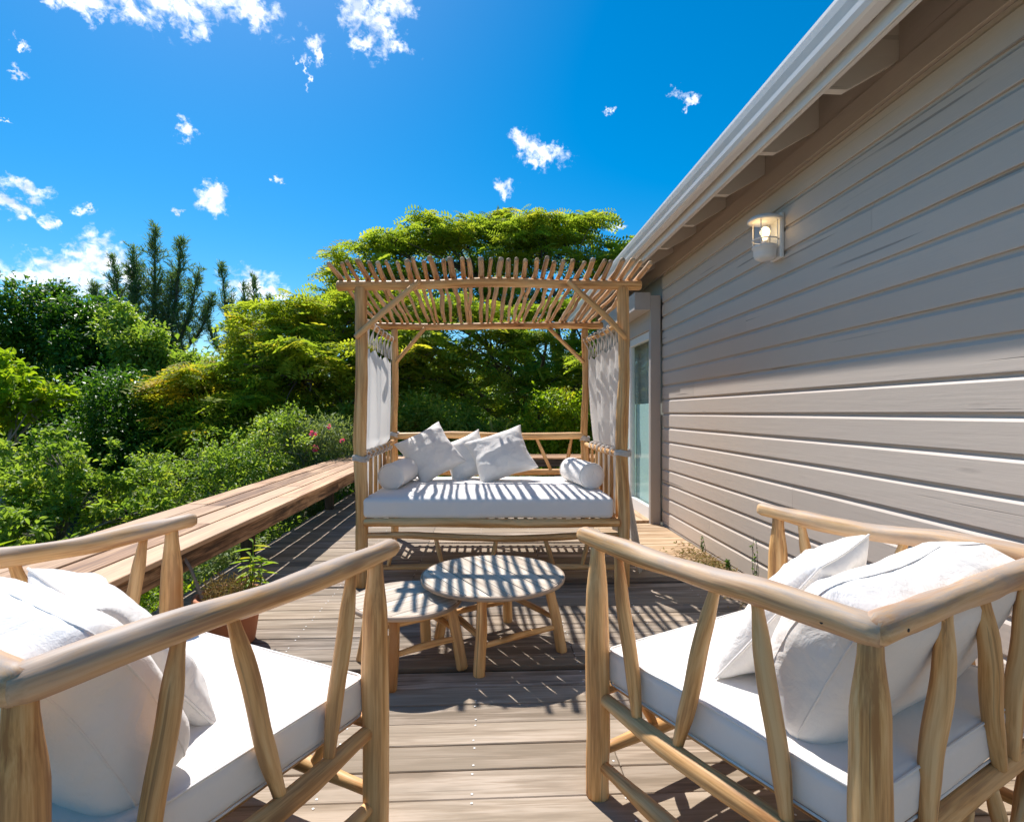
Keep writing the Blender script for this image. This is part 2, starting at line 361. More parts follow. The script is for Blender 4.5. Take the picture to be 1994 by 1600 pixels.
def cloth(name, col, trans=0.0, weave=900, wr=0.35):
    g = NG(name); tc = g.new('TexCoord'); o = tc.outputs['Object']
    w = g.noise(g.mapping(o, (1, 1, 1)), weave, 2, .5)
    wr1 = g.noise(g.mapping(o, (1, 1, 1)), 9, 5, .55, 1.2)
    wr2 = g.noise(o, 32, 3, .5, .6)
    c = g.mix(g.math('MULTIPLY', wr1, .12), rgb(*col), rgb(*[x * .8 for x in col]))
    b = g.bump(g.math('ADD', g.math('MULTIPLY', wr1, 1.0), g.math('MULTIPLY', wr2, .25)), wr, .02)
    b = g.bump(w, .12, .001, b)
    p = g.new('BsdfPrincipled', Base_Color=c, Roughness=.85); p.inputs['Specular IOR Level'].default_value = .15
    p.inputs['Sheen Weight'].default_value = .15
    g.set(p, 'Normal', b)
    if trans:
        t = g.new('BsdfTranslucent', Color=c); m = g.new('MixShader'); g.set(m, 0, trans); g.l.new(p.outputs[0], m.inputs[1]); g.l.new(t.outputs[0], m.inputs[2])
        g.l.new(m.outputs[0], g.out.inputs[0])
    else: g.l.new(p.outputs[0], g.out.inputs[0])
    return g.m
M['cushion'] = cloth('white_cushion_cloth', (.84, .795, .745), wr=.22)
M['pillow'] = cloth('white_pillow_cloth', (.84, .795, .745), wr=.45)
M['mattress'] = cloth('white_mattress_cloth', (.83, .785, .745), wr=.10)
M['curtain'] = cloth('white_curtain_cloth', (.83, .79, .74), trans=.5, wr=.2)

def leaf(name, c1, c2, c3, trans=.45, rough=.45, spec=.4):
    """c1 common, c2 the other end of the leaf-to-leaf variation, c3 rare young or dry leaves"""
    g = NG(name); at = g.new('Attribute'); at.attribute_name = 'tint'
    sep = g.new('SeparateXYZ', Vector=at.outputs['Vector'])
    c = g.mix(sep.outputs[0], c1, c2)
    r = g.new('MapRange'); g.set(r, 0, sep.outputs[1]); r.inputs[1].default_value = .72; r.inputs[2].default_value = 1.0
    c = g.mix(r.outputs[0], c, c3)
    p = g.new('BsdfPrincipled', Base_Color=c, Roughness=rough); p.inputs['Specular IOR Level'].default_value = spec * .6
    tcol = g.mix(1.0, c, rgb(1.5, 1.5, .6), 'MULTIPLY')
    t = g.new('BsdfTranslucent', Color=tcol); m = g.new('MixShader'); g.set(m, 0, trans); g.l.new(p.outputs[0], m.inputs[1]); g.l.new(t.outputs[0], m.inputs[2])
    g.l.new(m.outputs[0], g.out.inputs[0]); return g.m
M['lf_poinciana'] = leaf('feathery_leaf', rgb(.17, .25, .035), rgb(.35, .41, .06), rgb(.55, .47, .07), trans=.6, rough=.6, spec=.2)
M['lf_yellow'] = leaf('yellowing_feathery_leaf', rgb(.20, .29, .035), rgb(.40, .44, .06), rgb(.62, .46, .06), trans=.6, rough=.6, spec=.2)
M['lf_dark'] = leaf('dark_glossy_leaf', rgb(.04, .11, .018), rgb(.10, .22, .025), rgb(.22, .34, .04), trans=.45, rough=.38, spec=.5)
M['lf_bright'] = leaf('bright_leaf', rgb(.15, .25, .04), rgb(.30, .40, .08), rgb(.48, .50, .10), trans=.55, rough=.42)
M['lf_yellowgreen'] = leaf('yellow_green_leaf', rgb(.18, .31, .02), rgb(.32, .42, .025), rgb(.55, .46, .04), trans=.55, rough=.45)
M['lf_grey'] = leaf('grey_green_leaf', rgb(.15, .22, .08), rgb(.30, .36, .17), rgb(.42, .48, .14), trans=.4, rough=.5)
M['lf_pine'] = leaf('casuarina_needle', rgb(.08, .16, .09), rgb(.15, .24, .10), rgb(.30, .30, .10), trans=.5, rough=.6, spec=.2)
M['lf_dry'] = leaf('dry_litter', rgb(.22, .15, .07), rgb(.36, .25, .12), rgb(.16, .19, .05), trans=.15, rough=.8, spec=.1)
M['lf_pink'] = leaf('pink_petal', rgb(.70, .08, .30), rgb(.80, .16, .40), rgb(.85, .3, .5), trans=.35, rough=.6, spec=.2)

def ground_mat():
    g = NG('ground_soil_and_leaf_litter'); tc = g.new('TexCoord'); o = tc.outputs['Object']
    n1 = g.noise(o, 1.5, 6, .6); n2 = g.noise(o, 14, 5, .7)
    c = g.ramp(n1, [(.35, rgb(.05, .07, .02)), (.55, rgb(.09, .075, .04)), (.7, rgb(.06, .10, .02))])
    c = g.mix(g.math('MULTIPLY', n2, .6), c, rgb(.035, .03, .015))
    p = g.new('BsdfPrincipled', Base_Color=c, Roughness=.95); g.set(p, 'Normal', g.bump(n2, .8, .05)); g.l.new(p.outputs[0], g.out.inputs[0]); return g.m
M['ground'] = ground_mat()

def glass_mat(name, col, rough=.02, alpha=.35):
    g = NG(name)
    gl = g.new('BsdfGlossy', Color=rgb(.9, .95, .95), Roughness=rough); tr = g.new('BsdfTransparent', Color=rgb(*col))
    fr = g.new('Fresnel', IOR=1.45); ge = g.new('NewGeometry'); m = g.new('MixShader'); g.set(m, 0, g.math('MULTIPLY', g.math('ADD', g.math('MULTIPLY', fr.outputs[0], .5), alpha - .04, clamp=True), g.math('SUBTRACT', 1.0, ge.outputs['Backfacing']))); g.l.new(tr.outputs[0], m.inputs[1]); g.l.new(gl.outputs[0], m.inputs[2])
    g.l.new(m.outputs[0], g.out.inputs[0]); return g.m
M['pane'] = glass_mat('door_glass', (.93, .985, .975), .03, .10)
M['lamp_glass'] = glass_mat('lamp_glass', (.93, .94, .96), .05, .10)
g = NG('glowing_bulb'); e = g.new('Emission', Color=rgb(1, .72, .34), Strength=3.0); g.l.new(e.outputs[0], g.out.inputs[0]); M['bulb'] = g.m

# ------------------------------------------------------------------ ground
GZ = -0.95
def ground():
    n = 70; xs = np.concatenate([-np.geomspace(400, 3, n), np.linspace(-2.5, 2.5, 10), np.geomspace(3, 400, n)]); v = []; f = []
    k = len(xs)
    for y in xs:
        for x in xs:
            d = math.hypot(x, y - 4)
            h = GZ + 0.10 * noise.noise(Vector((x * .5, y * .5, 0))) + min(1.0, d / 80) * 1.2 * noise.noise(Vector((x * .02, y * .02, 3)))
            if x < -2: h += min(.5, max(0, (-2 - x)) * .06) * 0.6
            v.append((x, y, h))
    for j in range(k - 1):
        for i in range(k - 1): f.append((j * k + i, j * k + i + 1, (j + 1) * k + i + 1, (j + 1) * k + i))
    MB().add(v, f).build('ground', M['ground'], kind='structure')
ground()

# ------------------------------------------------------------------ deck
PITCH = 0.1395; Y0 = 1.704
deck = empty('deck', (0, 0, 0), kind='structure')
deck['label'] = 'weathered grey brown wooden deck of boards laid crosswise'
XL, XR = -1.99, 1.885
joists = [-1.96 + .48 * i for i in range(9)]
nail = MB()
ny0 = int((-1.0 - Y0) / PITCH); ny1 = int((9.2 - Y0) / PITCH)
for i in range(ny0, ny1 + 1):
    y0 = Y0 + i * PITCH; y1 = y0 + PITCH
    gap = random.uniform(.004, .007)
    if abs(y0 - 2.54) < .07: y0 += .05
    if abs(y0 - 3.80) < .07: y0 += .035
    xr = XR; warm = None
    if 4.25 < y0 < 6.4: warm = 1.15 + .02 * math.sin(i * 3.3); xr = warm - .003
    js = random.choice([None, joists[2] + .48, joists[5], joists[3], None, joists[6]]) if i > 2 else random.choice([None, None, joists[5] + .02])
    segs = [(XL + random.uniform(-.012, .012), xr)] if js is None or js > xr - .3 else [(XL + random.uniform(-.012, .012), js - .0015), (js + .0015, xr)]
    dz = random.uniform(-.0015, .0015)
    for a, b in segs:
        boxed('deck_board', (a, y0 + gap / 2, -.026 + dz), (b, y1 - gap / 2, dz + random.uniform(-.001, .001)), M['deck'], deck, bev=.003, axis=0)
    if warm: boxed('deck_board', (warm, y0 + gap / 2, -.026), (XR, y1 - gap / 2, .001), M['deck_warm'], deck, bev=.003, axis=0)
    for jx in (-1.0, -.52, -.04, .44, .92, 1.40):
        for yy in (y0 + .022, y1 - .022):
            x = jx + random.uniform(-.004, .004)
            nail.add([(x + .0042 * math.cos(a), yy + .0042 * math.sin(a), dz + .0022) for a in [k * math.pi / 3 for k in range(6)]], [(0, 1, 2, 3, 4, 5)])
nail.build('nail_head', M['nail'], deck, kind='stuff')
for jx in joists: boxed('joist', (jx - .022, -1.0, -.17), (jx + .022, 9.25, -.0285), M['dark_beam'], deck, axis=1)
boxed('edge_beam', (-2.03, -1.0, -.20), (-1.985, 9.28, -.0285), M['dark_beam'], deck, axis=1)
boxed('edge_beam', (-1.98, 9.26, -.20), (1.88, 9.30, -.0285), M['dark_beam'], deck, axis=0)
for y in (0.5, 2.9, 5.3, 7.7, 9.1):
    boxed('deck_post', (-1.98, y, GZ - .2), (-1.88, y + .1, -.172), M['dark_beam'], deck, axis=2)

# ------------------------------------------------------------------ house
house = empty('house', (1.9, 2.0, 0), label='low house with greige lap siding, white gutter and rafter tails along the deck', cat='house')
WX = 1.9; SP = 0.1475; K0 = 0.0225; YE = 5.79
wall = boxed('wall', (WX + .03, -1.2, -.2), (WX + .16, 9.3, 2.98), M['greige'], house, axis=1)
wall.name = 'wall'
def siding(ya, yb, z0, h=SP, name='siding_board'):
    z0b, z1 = z0, z0 + h
    prof = [(0.026, z0b - .004), (0.0, z0b - .004), (-.0015, z0b), (-.0015, z1 - .036), (.002, z1 - .031), (.010, z1 - .021), (.0125, z1 - .016), (.0125, z1 + .004), (.026, z1 + .004)]
    v = []; g = []; n = len(prof); steps = max(2, int((yb - ya) / .35)); so_ = random.random() * 40
    for i in range(steps + 1):
        y = ya + (yb - ya) * i / steps
        w = .0022 * noise.noise(Vector((y * .9, z0 * 7, 2))); w2 = .0018 * noise.noise(Vector((y * 1.3, z0 * 5, 9)))
        for x, z in prof: v.append((WX + x + w2, y, z + w)); g.append((x + so_, z + so_, y + so_))
    f = [(i * n + j, i * n + j + 1, (i + 1) * n + j + 1, (i + 1) * n + j) for i in range(steps) for j in range(n - 1)]
    f += [tuple(range(n))[::-1], tuple(steps * n + j for j in range(n))]
    mb = MB(); mb.add(v, f, g, smooth=False)
    o = mb.build(name, M['siding'], None, off=(1.9, 2.0, 0)); o.parent = wall
    return o
cuts = {1: 4.55, 4: 3.3, 9: 4.9, 12: 3.9, 14: 2.6, 6: 1.2, 2: 2.1, 15: 5.0}
wall_off = Vector((1.9, 2.0, 0))
for k in range(18):
    z = K0 + k * SP
    if k in cuts:
        siding(-1.2, cuts[k] - .001, z); siding(cuts[k] + .001, YE + random.uniform(-.01, .006), z)
    else: siding(-1.2, YE + random.uniform(-.01, .006), z)
    siding(7.75, 9.25, z)
boxed('base_board', (WX + .002, -1.2, -.12), (WX + .028, YE, .012), M['siding'], house, axis=1)
# frieze and soffit
boxed('frieze_board', (WX - .012, -1.2, 2.683), (WX + .028, 9.3, 2.80), M['soffit'], house, axis=1)
boxed('frieze_board', (WX + .004, -1.2, 2.803), (WX + .028, 9.3, 3.02), M['soffit'], house, axis=1)
def slab(name, x0, z0, x1, z1, th, ya, yb, mat, parent, **k):
    v = []
    for y in (ya, yb): v += [(x0, y, z0), (x1, y, z1), (x1, y, z1 + th), (x0, y, z0 + th)]
    f = [(3, 2, 1, 0), (4, 5, 6, 7), (0, 1, 5, 4), (1, 2, 6, 5), (2, 3, 7, 6), (3, 0, 4, 7)]
    return MB().add(v, f, [(p[0], p[2], p[1]) for p in v], smooth=False).build(name, mat, parent, **k)
T30 = math.tan(R(30))
# soffit boards (underside of the roof deck) and roofing above
zr = lambda x: 2.87 + (x - 1.565) * T30
for i in range(3):
    xa = 1.568 + i * .118
    slab('soffit_board', xa, zr(xa), xa + .115, zr(xa + .115), .02, -1.2, 9.6, M['soffit'], house)
roof = slab('roof', 1.52, zr(1.52) + .024, 4.9, zr(4.9) + .024, .03, -1.2, 9.6, M['roof'], house)
slab('roof_slope', 4.9, zr(4.9) + .024, 8.3, zr(1.5) + .024, .03, -1.2, 9.6, M['roof'], house)
# rafter tails
for i in range(-5, 12):
    y = 2.43 + .605 * i
    if y > 9.4 or y < -1.1: continue
    pr = [(1.568, 2.679), (1.655, 2.679), (1.91, 2.826), (1.91, zr(1.91) - .002), (1.568, zr(1.568) - .002)]
    v = [(x, y + s, z) for s in (0, .04) for x, z in pr]; n = 5
    f = [(0, 1, 2, 3, 4), (9, 8, 7, 6, 5)] + [(j, (j + 1) % n + 0, 0, 0) for j in ()]
    f = [tuple(range(5)), tuple(range(9, 4, -1))] + [((j + 1) % 5, j, j + 5, (j + 1) % 5 + 5) for j in range(5)]
    MB().add(v, f, [(p[1], p[2], p[0]) for p in v], smooth=False).build('rafter_tail', M['rafter'], house)
# fascia with a bead
boxed('fascia', (1.545, -1.2, 2.674), (1.566, 9.62, 2.90), M['fascia'], house, axis=1)
boxed('fascia_trim', (1.535, -1.2, 2.676), (1.543, 9.62, 2.706), M['fascia'], house, axis=1)
# K gutter: swept open profile with thickness
def gutter():
    P = [(1.532, 2.88), (1.532, 2.752), (1.520, 2.745), (1.475, 2.745), (1.462, 2.752), (1.452, 2.775), (1.448, 2.80), (1.436, 2.835), (1.428, 2.868), (1.428, 2.886), (1.436, 2.892), (1.440, 2.886)]
    Q = []
    for i, p in enumerate(P):
        a = Vector(P[max(i - 1, 0)]); b = Vector(P[min(i + 1, len(P) - 1)]); t = (b - a).normalized(); Q.append((p[0] - t.y * .0018 * -1, p[1] + t.x * .0018 * -1))
    prof = P + Q[::-1]; n = len(prof); v = []; ys = [-1.2 + 1.2 * i for i in range(10)]; ys[-1] = 9.64
    for y in ys:
        for x, z in prof: v.append((x, y, z + .003 * noise.noise(Vector((y * .7, 0, 5)))))
    f = [(i * n + j, i * n + (j + 1) % n, (i + 1) * n + (j + 1) % n, (i + 1) * n + j) for i in range(len(ys) - 1) for j in range(n)]
    f += [tuple(range(n))[::-1], tuple((len(ys) - 1) * n + j for j in range(n))]
    return MB().add(v, f, [(p[0], p[2], p[1]) for p in v], smooth=False)
gutter().build('gutter', M['white'], house)
# door portal beyond the siding
dr = empty('door', (0, 0, 0)); dr.parent = house; dr.location = (-.1, 4.0, 0)
DO = Vector((1.8, 6.0, 0))
def dpart(name, lo, hi, mat, axis=2, bev=.003): return box(MB(), lo, hi, bev, axis).build(name, mat, dr, off=DO)
dpart('jamb', (1.775, 5.80, 0.0), (1.885, 5.86, 2.46), M['greige'])
dpart('jamb', (1.775, 7.66, 0.0), (1.885, 7.72, 2.46), M['greige'])
dpart('hood_box', (1.60, 5.80, 2.30), (1.774, 7.72, 2.49), M['greige'], 1)
dpart('head_board', (1.776, 5.862, 2.10), (1.885, 7.658, 2.46), M['greige'], 1)
dpart('frame', (1.80, 5.862, .02), (1.86, 5.95, 2.098), M['white'])
dpart('frame', (1.80, 7.57, .02), (1.86, 7.658, 2.098), M['white'])
dpart('frame', (1.80, 6.72, .02), (1.86, 6.80, 2.098), M['white'])
dpart('frame', (1.80, 5.952, 2.01), (1.858, 7.568, 2.096), M['white'], 1)
dpart('frame', (1.80, 5.952, .02), (1.858, 7.568, .16), M['white'], 1)
dpart('pane', (1.825, 5.951, .161), (1.832, 6.719, 2.009), M['pane'])
dpart('pane', (1.825, 6.801, .161), (1.832, 7.569, 2.009), M['pane'])
dpart('handle', (1.765, 6.735, 1.0), (1.785, 6.755, 1.16), M['black'])
M['blind'] = simple('pale_roller_blind', (.62, .74, .71), .8)
dpart('blind', (1.88, 5.96, .15), (1.89, 7.56, 1.30), M['blind'])
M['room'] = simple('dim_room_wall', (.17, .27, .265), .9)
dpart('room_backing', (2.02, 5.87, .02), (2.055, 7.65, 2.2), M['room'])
boxed('threshold', (1.56, 5.86, .002), (1.799, 7.66, .03), M['deck_warm'], house, axis=1)

# wall lamp
def wall_lamp():
    c = Vector((1.805, 3.45, 2.18))
    t = empty('wall_lamp', (1.9, 3.45, 2.18), label='white marine style wall lamp with lit bulb on the siding', cat='lamp')
    box(MB(), (1.872, 3.385, 2.185), (1.899, 3.515, 2.475), .006, 2).build('back_plate', M['white'], t)
    lathe(MB(), [(0, 0.0), (.045, .003), (.062, .015), (.069, .035), (.071, .075), (.080, .078), (.080, .086), (.072, .088), (.072, .094), (0, .094)], c).build('base', M['white'], t)
    lathe(MB(), [(.066, .095), (.066, .245)], c, 36).build('glass', M['lamp_glass'], t)
    lathe(MB(), [(.0, .290), (.05, .288), (.085, .278), (.105, .262), (.108, .252), (.098, .248), (.07, .250), (.0, .250)], c).build('cap', M['white'], t)
    for k in range(4):
        a = R(45 + 90 * k); p = c + Vector((math.cos(a) * .076, math.sin(a) * .076, 0)); tube(MB(), [p + Vector((0, 0, .085)), p + Vector((0, 0, .25))], .0035, 8, 1).build('guard_bar', M['white'], t)
    ring = [c + Vector((math.cos(R(a)) * .078, math.sin(R(a)) * .078, .13)) for a in range(0, 361, 20)]
    tube(MB(), ring, .004, 8, 1, caps=False).build('ring', M['white'], t)
    lathe(MB(), [(0, .095), (.02, .096), (.02, .125), (.014, .128), (0, .128)], c, 16).build('socket', M['white'], t)
    lathe(MB(), [(0, .128), (.012, .130), (.016, .145), (.028, .168), (.031, .185), (.026, .204), (.012, .216), (0, .218)], c, 20).build('bulb', M['bulb'], t)
    l = bpy.data.lights.new('lamp_light', 'POINT'); l.energy = 0.16; l.color = (1, .62, .25); l.shadow_soft_size = .03
    lo = bpy.data.objects.new('lamp_light', l); COL.objects.link(lo); lo.parent = t; lo.location = (-.095 - .045, 0, .20)
wall_lamp()

# ------------------------------------------------------------------ benches along the deck edge
def bench_left():
    b = empty('deck_bench', (-1.9, 4.5, 0), label='long wide bench of reddish planks along the left deck edge', cat='bench')
    rows = [(-1.545, .178), (-1.741, .172), (-1.931, .172), (-2.121, .165)]
    for ri, (x1, w) in enumerate(rows):
        y = -0.6 - ri * .5
        while y < 9.1:
            ln = random.choice([2.3, 1.75, 2.9, 1.2]); y2 = min(y + ln, 9.15)
            if 9.15 - y2 < .4: y2 = 9.15
            dz = random.uniform(-.002, .002)
            boxed('plank', (x1 - w, y, .472 + dz), (x1, y2 - .004, .50 + dz), M['bench'], b, bev=.003, axis=1); y = y2
            if y2 >= 9.15: break
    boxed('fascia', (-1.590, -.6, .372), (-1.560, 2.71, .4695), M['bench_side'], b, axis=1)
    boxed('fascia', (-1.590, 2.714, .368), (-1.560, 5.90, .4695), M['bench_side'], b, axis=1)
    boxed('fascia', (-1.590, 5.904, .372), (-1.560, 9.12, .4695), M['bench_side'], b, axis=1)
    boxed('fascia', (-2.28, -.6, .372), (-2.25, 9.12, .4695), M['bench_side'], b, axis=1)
    y = .2
    while y < 9.1:
        boxed('seat_support', (-2.248, y, .39), (-1.592, y + .045, .4690), M['dark_beam'], b, axis=0); y += 1.14
    for y in (0.05, 2.30, 4.57, 6.90, 9.0):
        boxed('leg', (-1.975, y - .055, .003), (-1.875, y - .003, .4685), M['dark_beam'], b, axis=2)
bench_left()
def bench_end():
    b = empty('deck_bench', (0.2, 8.7, 0), label='dark plank bench closing the far end of the deck behind the daybed', cat='bench')
    for ri in range(4):
        y0 = 8.42 + ri * .185
        for xa, xb in ((-1.52, .21), (.214, 1.86)): boxed('plank', (xa, y0, .474), (xb, y0 + .17, .50), M['bench'], b, axis=0)
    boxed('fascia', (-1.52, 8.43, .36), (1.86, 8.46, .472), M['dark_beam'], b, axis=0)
    for x in (-1.2, .2, 1.5): boxed('leg', (x, 8.6, .003), (x + .09, 8.69, .472), M['dark_beam'], b, axis=2)
bench_end()
def rail_end():
    b = empty('deck_railing', (0.2, 9.2, 0), label='dark wooden railing above the far bench', cat='railing')
    boxed('top_rail', (-2.25, 9.18, .80), (1.86, 9.27, .84), M['dark_beam'], b, axis=0)
    for x in (-2.2, -.9, .4, 1.7): boxed('post', (x, 9.19, .003), (x + .08, 9.258, .798), M['dark_beam'], b, axis=2)
#rail_end()

# ------------------------------------------------------------------ cushions
def rounded_box(hx, hy, hz, r, crown=(0, 0, 0), n=14, wr=0.0, seed=0, wscale=6.0, sag=0.0):
    """rounded box centred on origin, crown = extra bulge per axis, wr = wrinkle depth"""
    def params(h):
        k = [-1, -1 + .25 * r / h, -1 + .6 * r / h, -1 + r / h]
        mid = [(-1 + r / h) + (2 - 2 * r / h) * i / n for i in range(1, n)]
        return k + mid + [-x for x in k[::-1]]
    H = (hx, hy, hz); vmap = {}; v = []; f = []
    def vert(p):
        key = tuple(round(c, 5) for c in p)
        if key in vmap: return vmap[key]
        q = Vector([max(-(H[i] - r), min(H[i] - r, p[i] * H[i])) for i in range(3)]); d = Vector([p[i] * H[i] for i in range(3)]) - q
        nn = d.normalized() if d.length > 1e-9 else Vector((0, 0, 1)); P = q + nn * r
        for i in range(3):
            if crown[i]:
                j, k = (i + 1) % 3, (i + 2) % 3
                P[i] += math.copysign(1, P[i]) * crown[i] * max(0, 1 - (P[j] / H[j]) ** 2) ** .6 * max(0, 1 - (P[k] / H[k]) ** 2) ** .6 * min(1, abs(P[i]) / (H[i] * .5))
        if wr:
            s = Vector((P.x * wscale + seed, P.y * wscale, P.z * wscale + seed * 2))
            a = noise.fractal(s, 1.0, 2.0, 4); rd = 1 - abs(noise.noise(s * .8 + Vector((5, 5, 5)))) * 2
            P += nn * wr * (a * .8 + max(0, rd) ** 3 * .6)
        vmap[key] = len(v); v.append(P); return vmap[key]
    for ax in range(3):
        a1, a2 = (ax + 1) % 3, (ax + 2) % 3; A = params(H[a1]); B = params(H[a2])
        for sd in (-1, 1):
            for i in range(len(A) - 1):
                for j in range(len(B) - 1):
                    q = []
                    for (a, b) in ((A[i], B[j]), (A[i + 1], B[j]), (A[i + 1], B[j + 1]), (A[i], B[j + 1])):
                        p = [0, 0, 0]; p[ax] = sd; p[a1] = a; p[a2] = b; q.append(vert(p))
                    q = q if sd > 0 else q[::-1]
                    if len(set(q)) > 2: f.append(tuple(dict.fromkeys(q)))
    return v, f
def rect_loop(hx, hy, r, z, axis='z', n=6):
    P = []
    for cx, cy, a0 in ((hx - r, hy - r, 0), (-hx + r, hy - r, 90), (-hx + r, -hy + r, 180), (hx - r, -hy + r, 270)):
        for k in range(n + 1): a = R(a0 + 90 * k / n); P.append((cx + r * math.cos(a), cy + r * math.sin(a), z))
    P.append(P[0]); return [Vector(p) for p in P]
def pillow_mesh(w, h, t, seed=0, n=44, pinch=.10, wr=.012, skew=0.0):
    v = []; f = []; idx = {}
    k = n
    for side in (1, -1):
        for i in range(k + 1):
            for j in range(k + 1):
                u = math.sin((i / k - .5) * math.pi) * .35 + (2 * i / k - 1) * .65; w_ = math.sin((j / k - .5) * math.pi) * .35 + (2 * j / k - 1) * .65
                edge = (i in (0, k) or j in (0, k))
                if edge and side == -1: idx[(side, i, j)] = idx[(1, i, j)]; continue
                x = w / 2 * u * (1 - pinch * (1 - w_ * w_)); y = h / 2 * w_ * (1 - pinch * (1 - u * u))
                e = max(0, (1 - abs(u) ** 2.4)) * max(0, (1 - abs(w_) ** 2.4)); z = t / 2 * e ** .42
                s = Vector((x * 5 + seed, y * 5 - seed, side * 2 + seed))
                rr = noise.fractal(s, 1.0, 2.0, 4)
                # gathers that run in from the seams
                ex = (1 - min(1, (1 - abs(u)) / .45)); ey = (1 - min(1, (1 - abs(w_)) / .45))
                gx = math.sin(y * 75 + 5 * noise.noise(Vector((y * 6, seed, x * 3))) + seed) * ex; gy = math.sin(x * 75 + 5 * noise.noise(Vector((x * 6, seed + 4, y * 3)))) * ey
                rid = max(0, 1 - 2.4 * abs(noise.noise(Vector((x * 3.4 + seed * 1.7, y * 6.5, side + seed))))) ** 2
                z += wr * (1.3 * rr + .9 * rid + .28 * (gx + gy)) * min(1, e * 3)
                x += wr * .6 * noise.noise(Vector((y * 9, seed, 1))) * abs(u); y += wr * .6 * noise.noise(Vector((x * 9, seed, 7))) * abs(w_)
                idx[(side, i, j)] = len(v); v.append(Vector((x + skew * y, y, side * z)))
    for side in (1, -1):
        for i in range(k):
            for j in range(k):
                q = [idx[(side, i, j)], idx[(side, i + 1, j)], idx[(side, i + 1, j + 1)], idx[(side, i, j + 1)]]
                f.append(tuple(q if side == 1 else q[::-1]))
    loop = []
    for i in range(k): loop.append(v[idx[(1, i, 0)]])
    for j in range(k): loop.append(v[idx[(1, k, j)]])
    for i in range(k, 0, -1): loop.append(v[idx[(1, i, k)]])
    for j in range(k, 0, -1): loop.append(v[idx[(1, 0, j)]])
    loop.append(loop[0])
    return v, f, loop
def snap(pts, v, f, lift=.001):
    from mathutils.bvhtree import BVHTree
    bv = BVHTree.FromPolygons([tuple(p) for p in v], [tuple(q) for q in f]); out = []
    for p in pts:
        c, nn, i, d = bv.find_nearest(p); out.append(c + nn * lift)
    return out
def add_pillow(mw, w, h, t, seed, label, group=None, cat='pillow', pinch=.10, wr=.012, skew=0, piping=True):
    v, f, loop = pillow_mesh(w, h, t, seed, pinch=pinch, wr=wr, skew=skew)
    o = MB().add(v, f).build('pillow', M['pillow'], label=label, cat=cat, group=group); o.matrix_world = mw
    if piping: tube(MB(), loop, .0035, 6, 1, caps=False).build('piping', M['pillow'], o, off=(0, 0, 0))
    return o
def TRS(loc, rot=(0, 0, 0)): return Matrix.Translation(loc) @ Euler(tuple(R(a) for a in rot), 'XYZ').to_matrix().to_4x4()

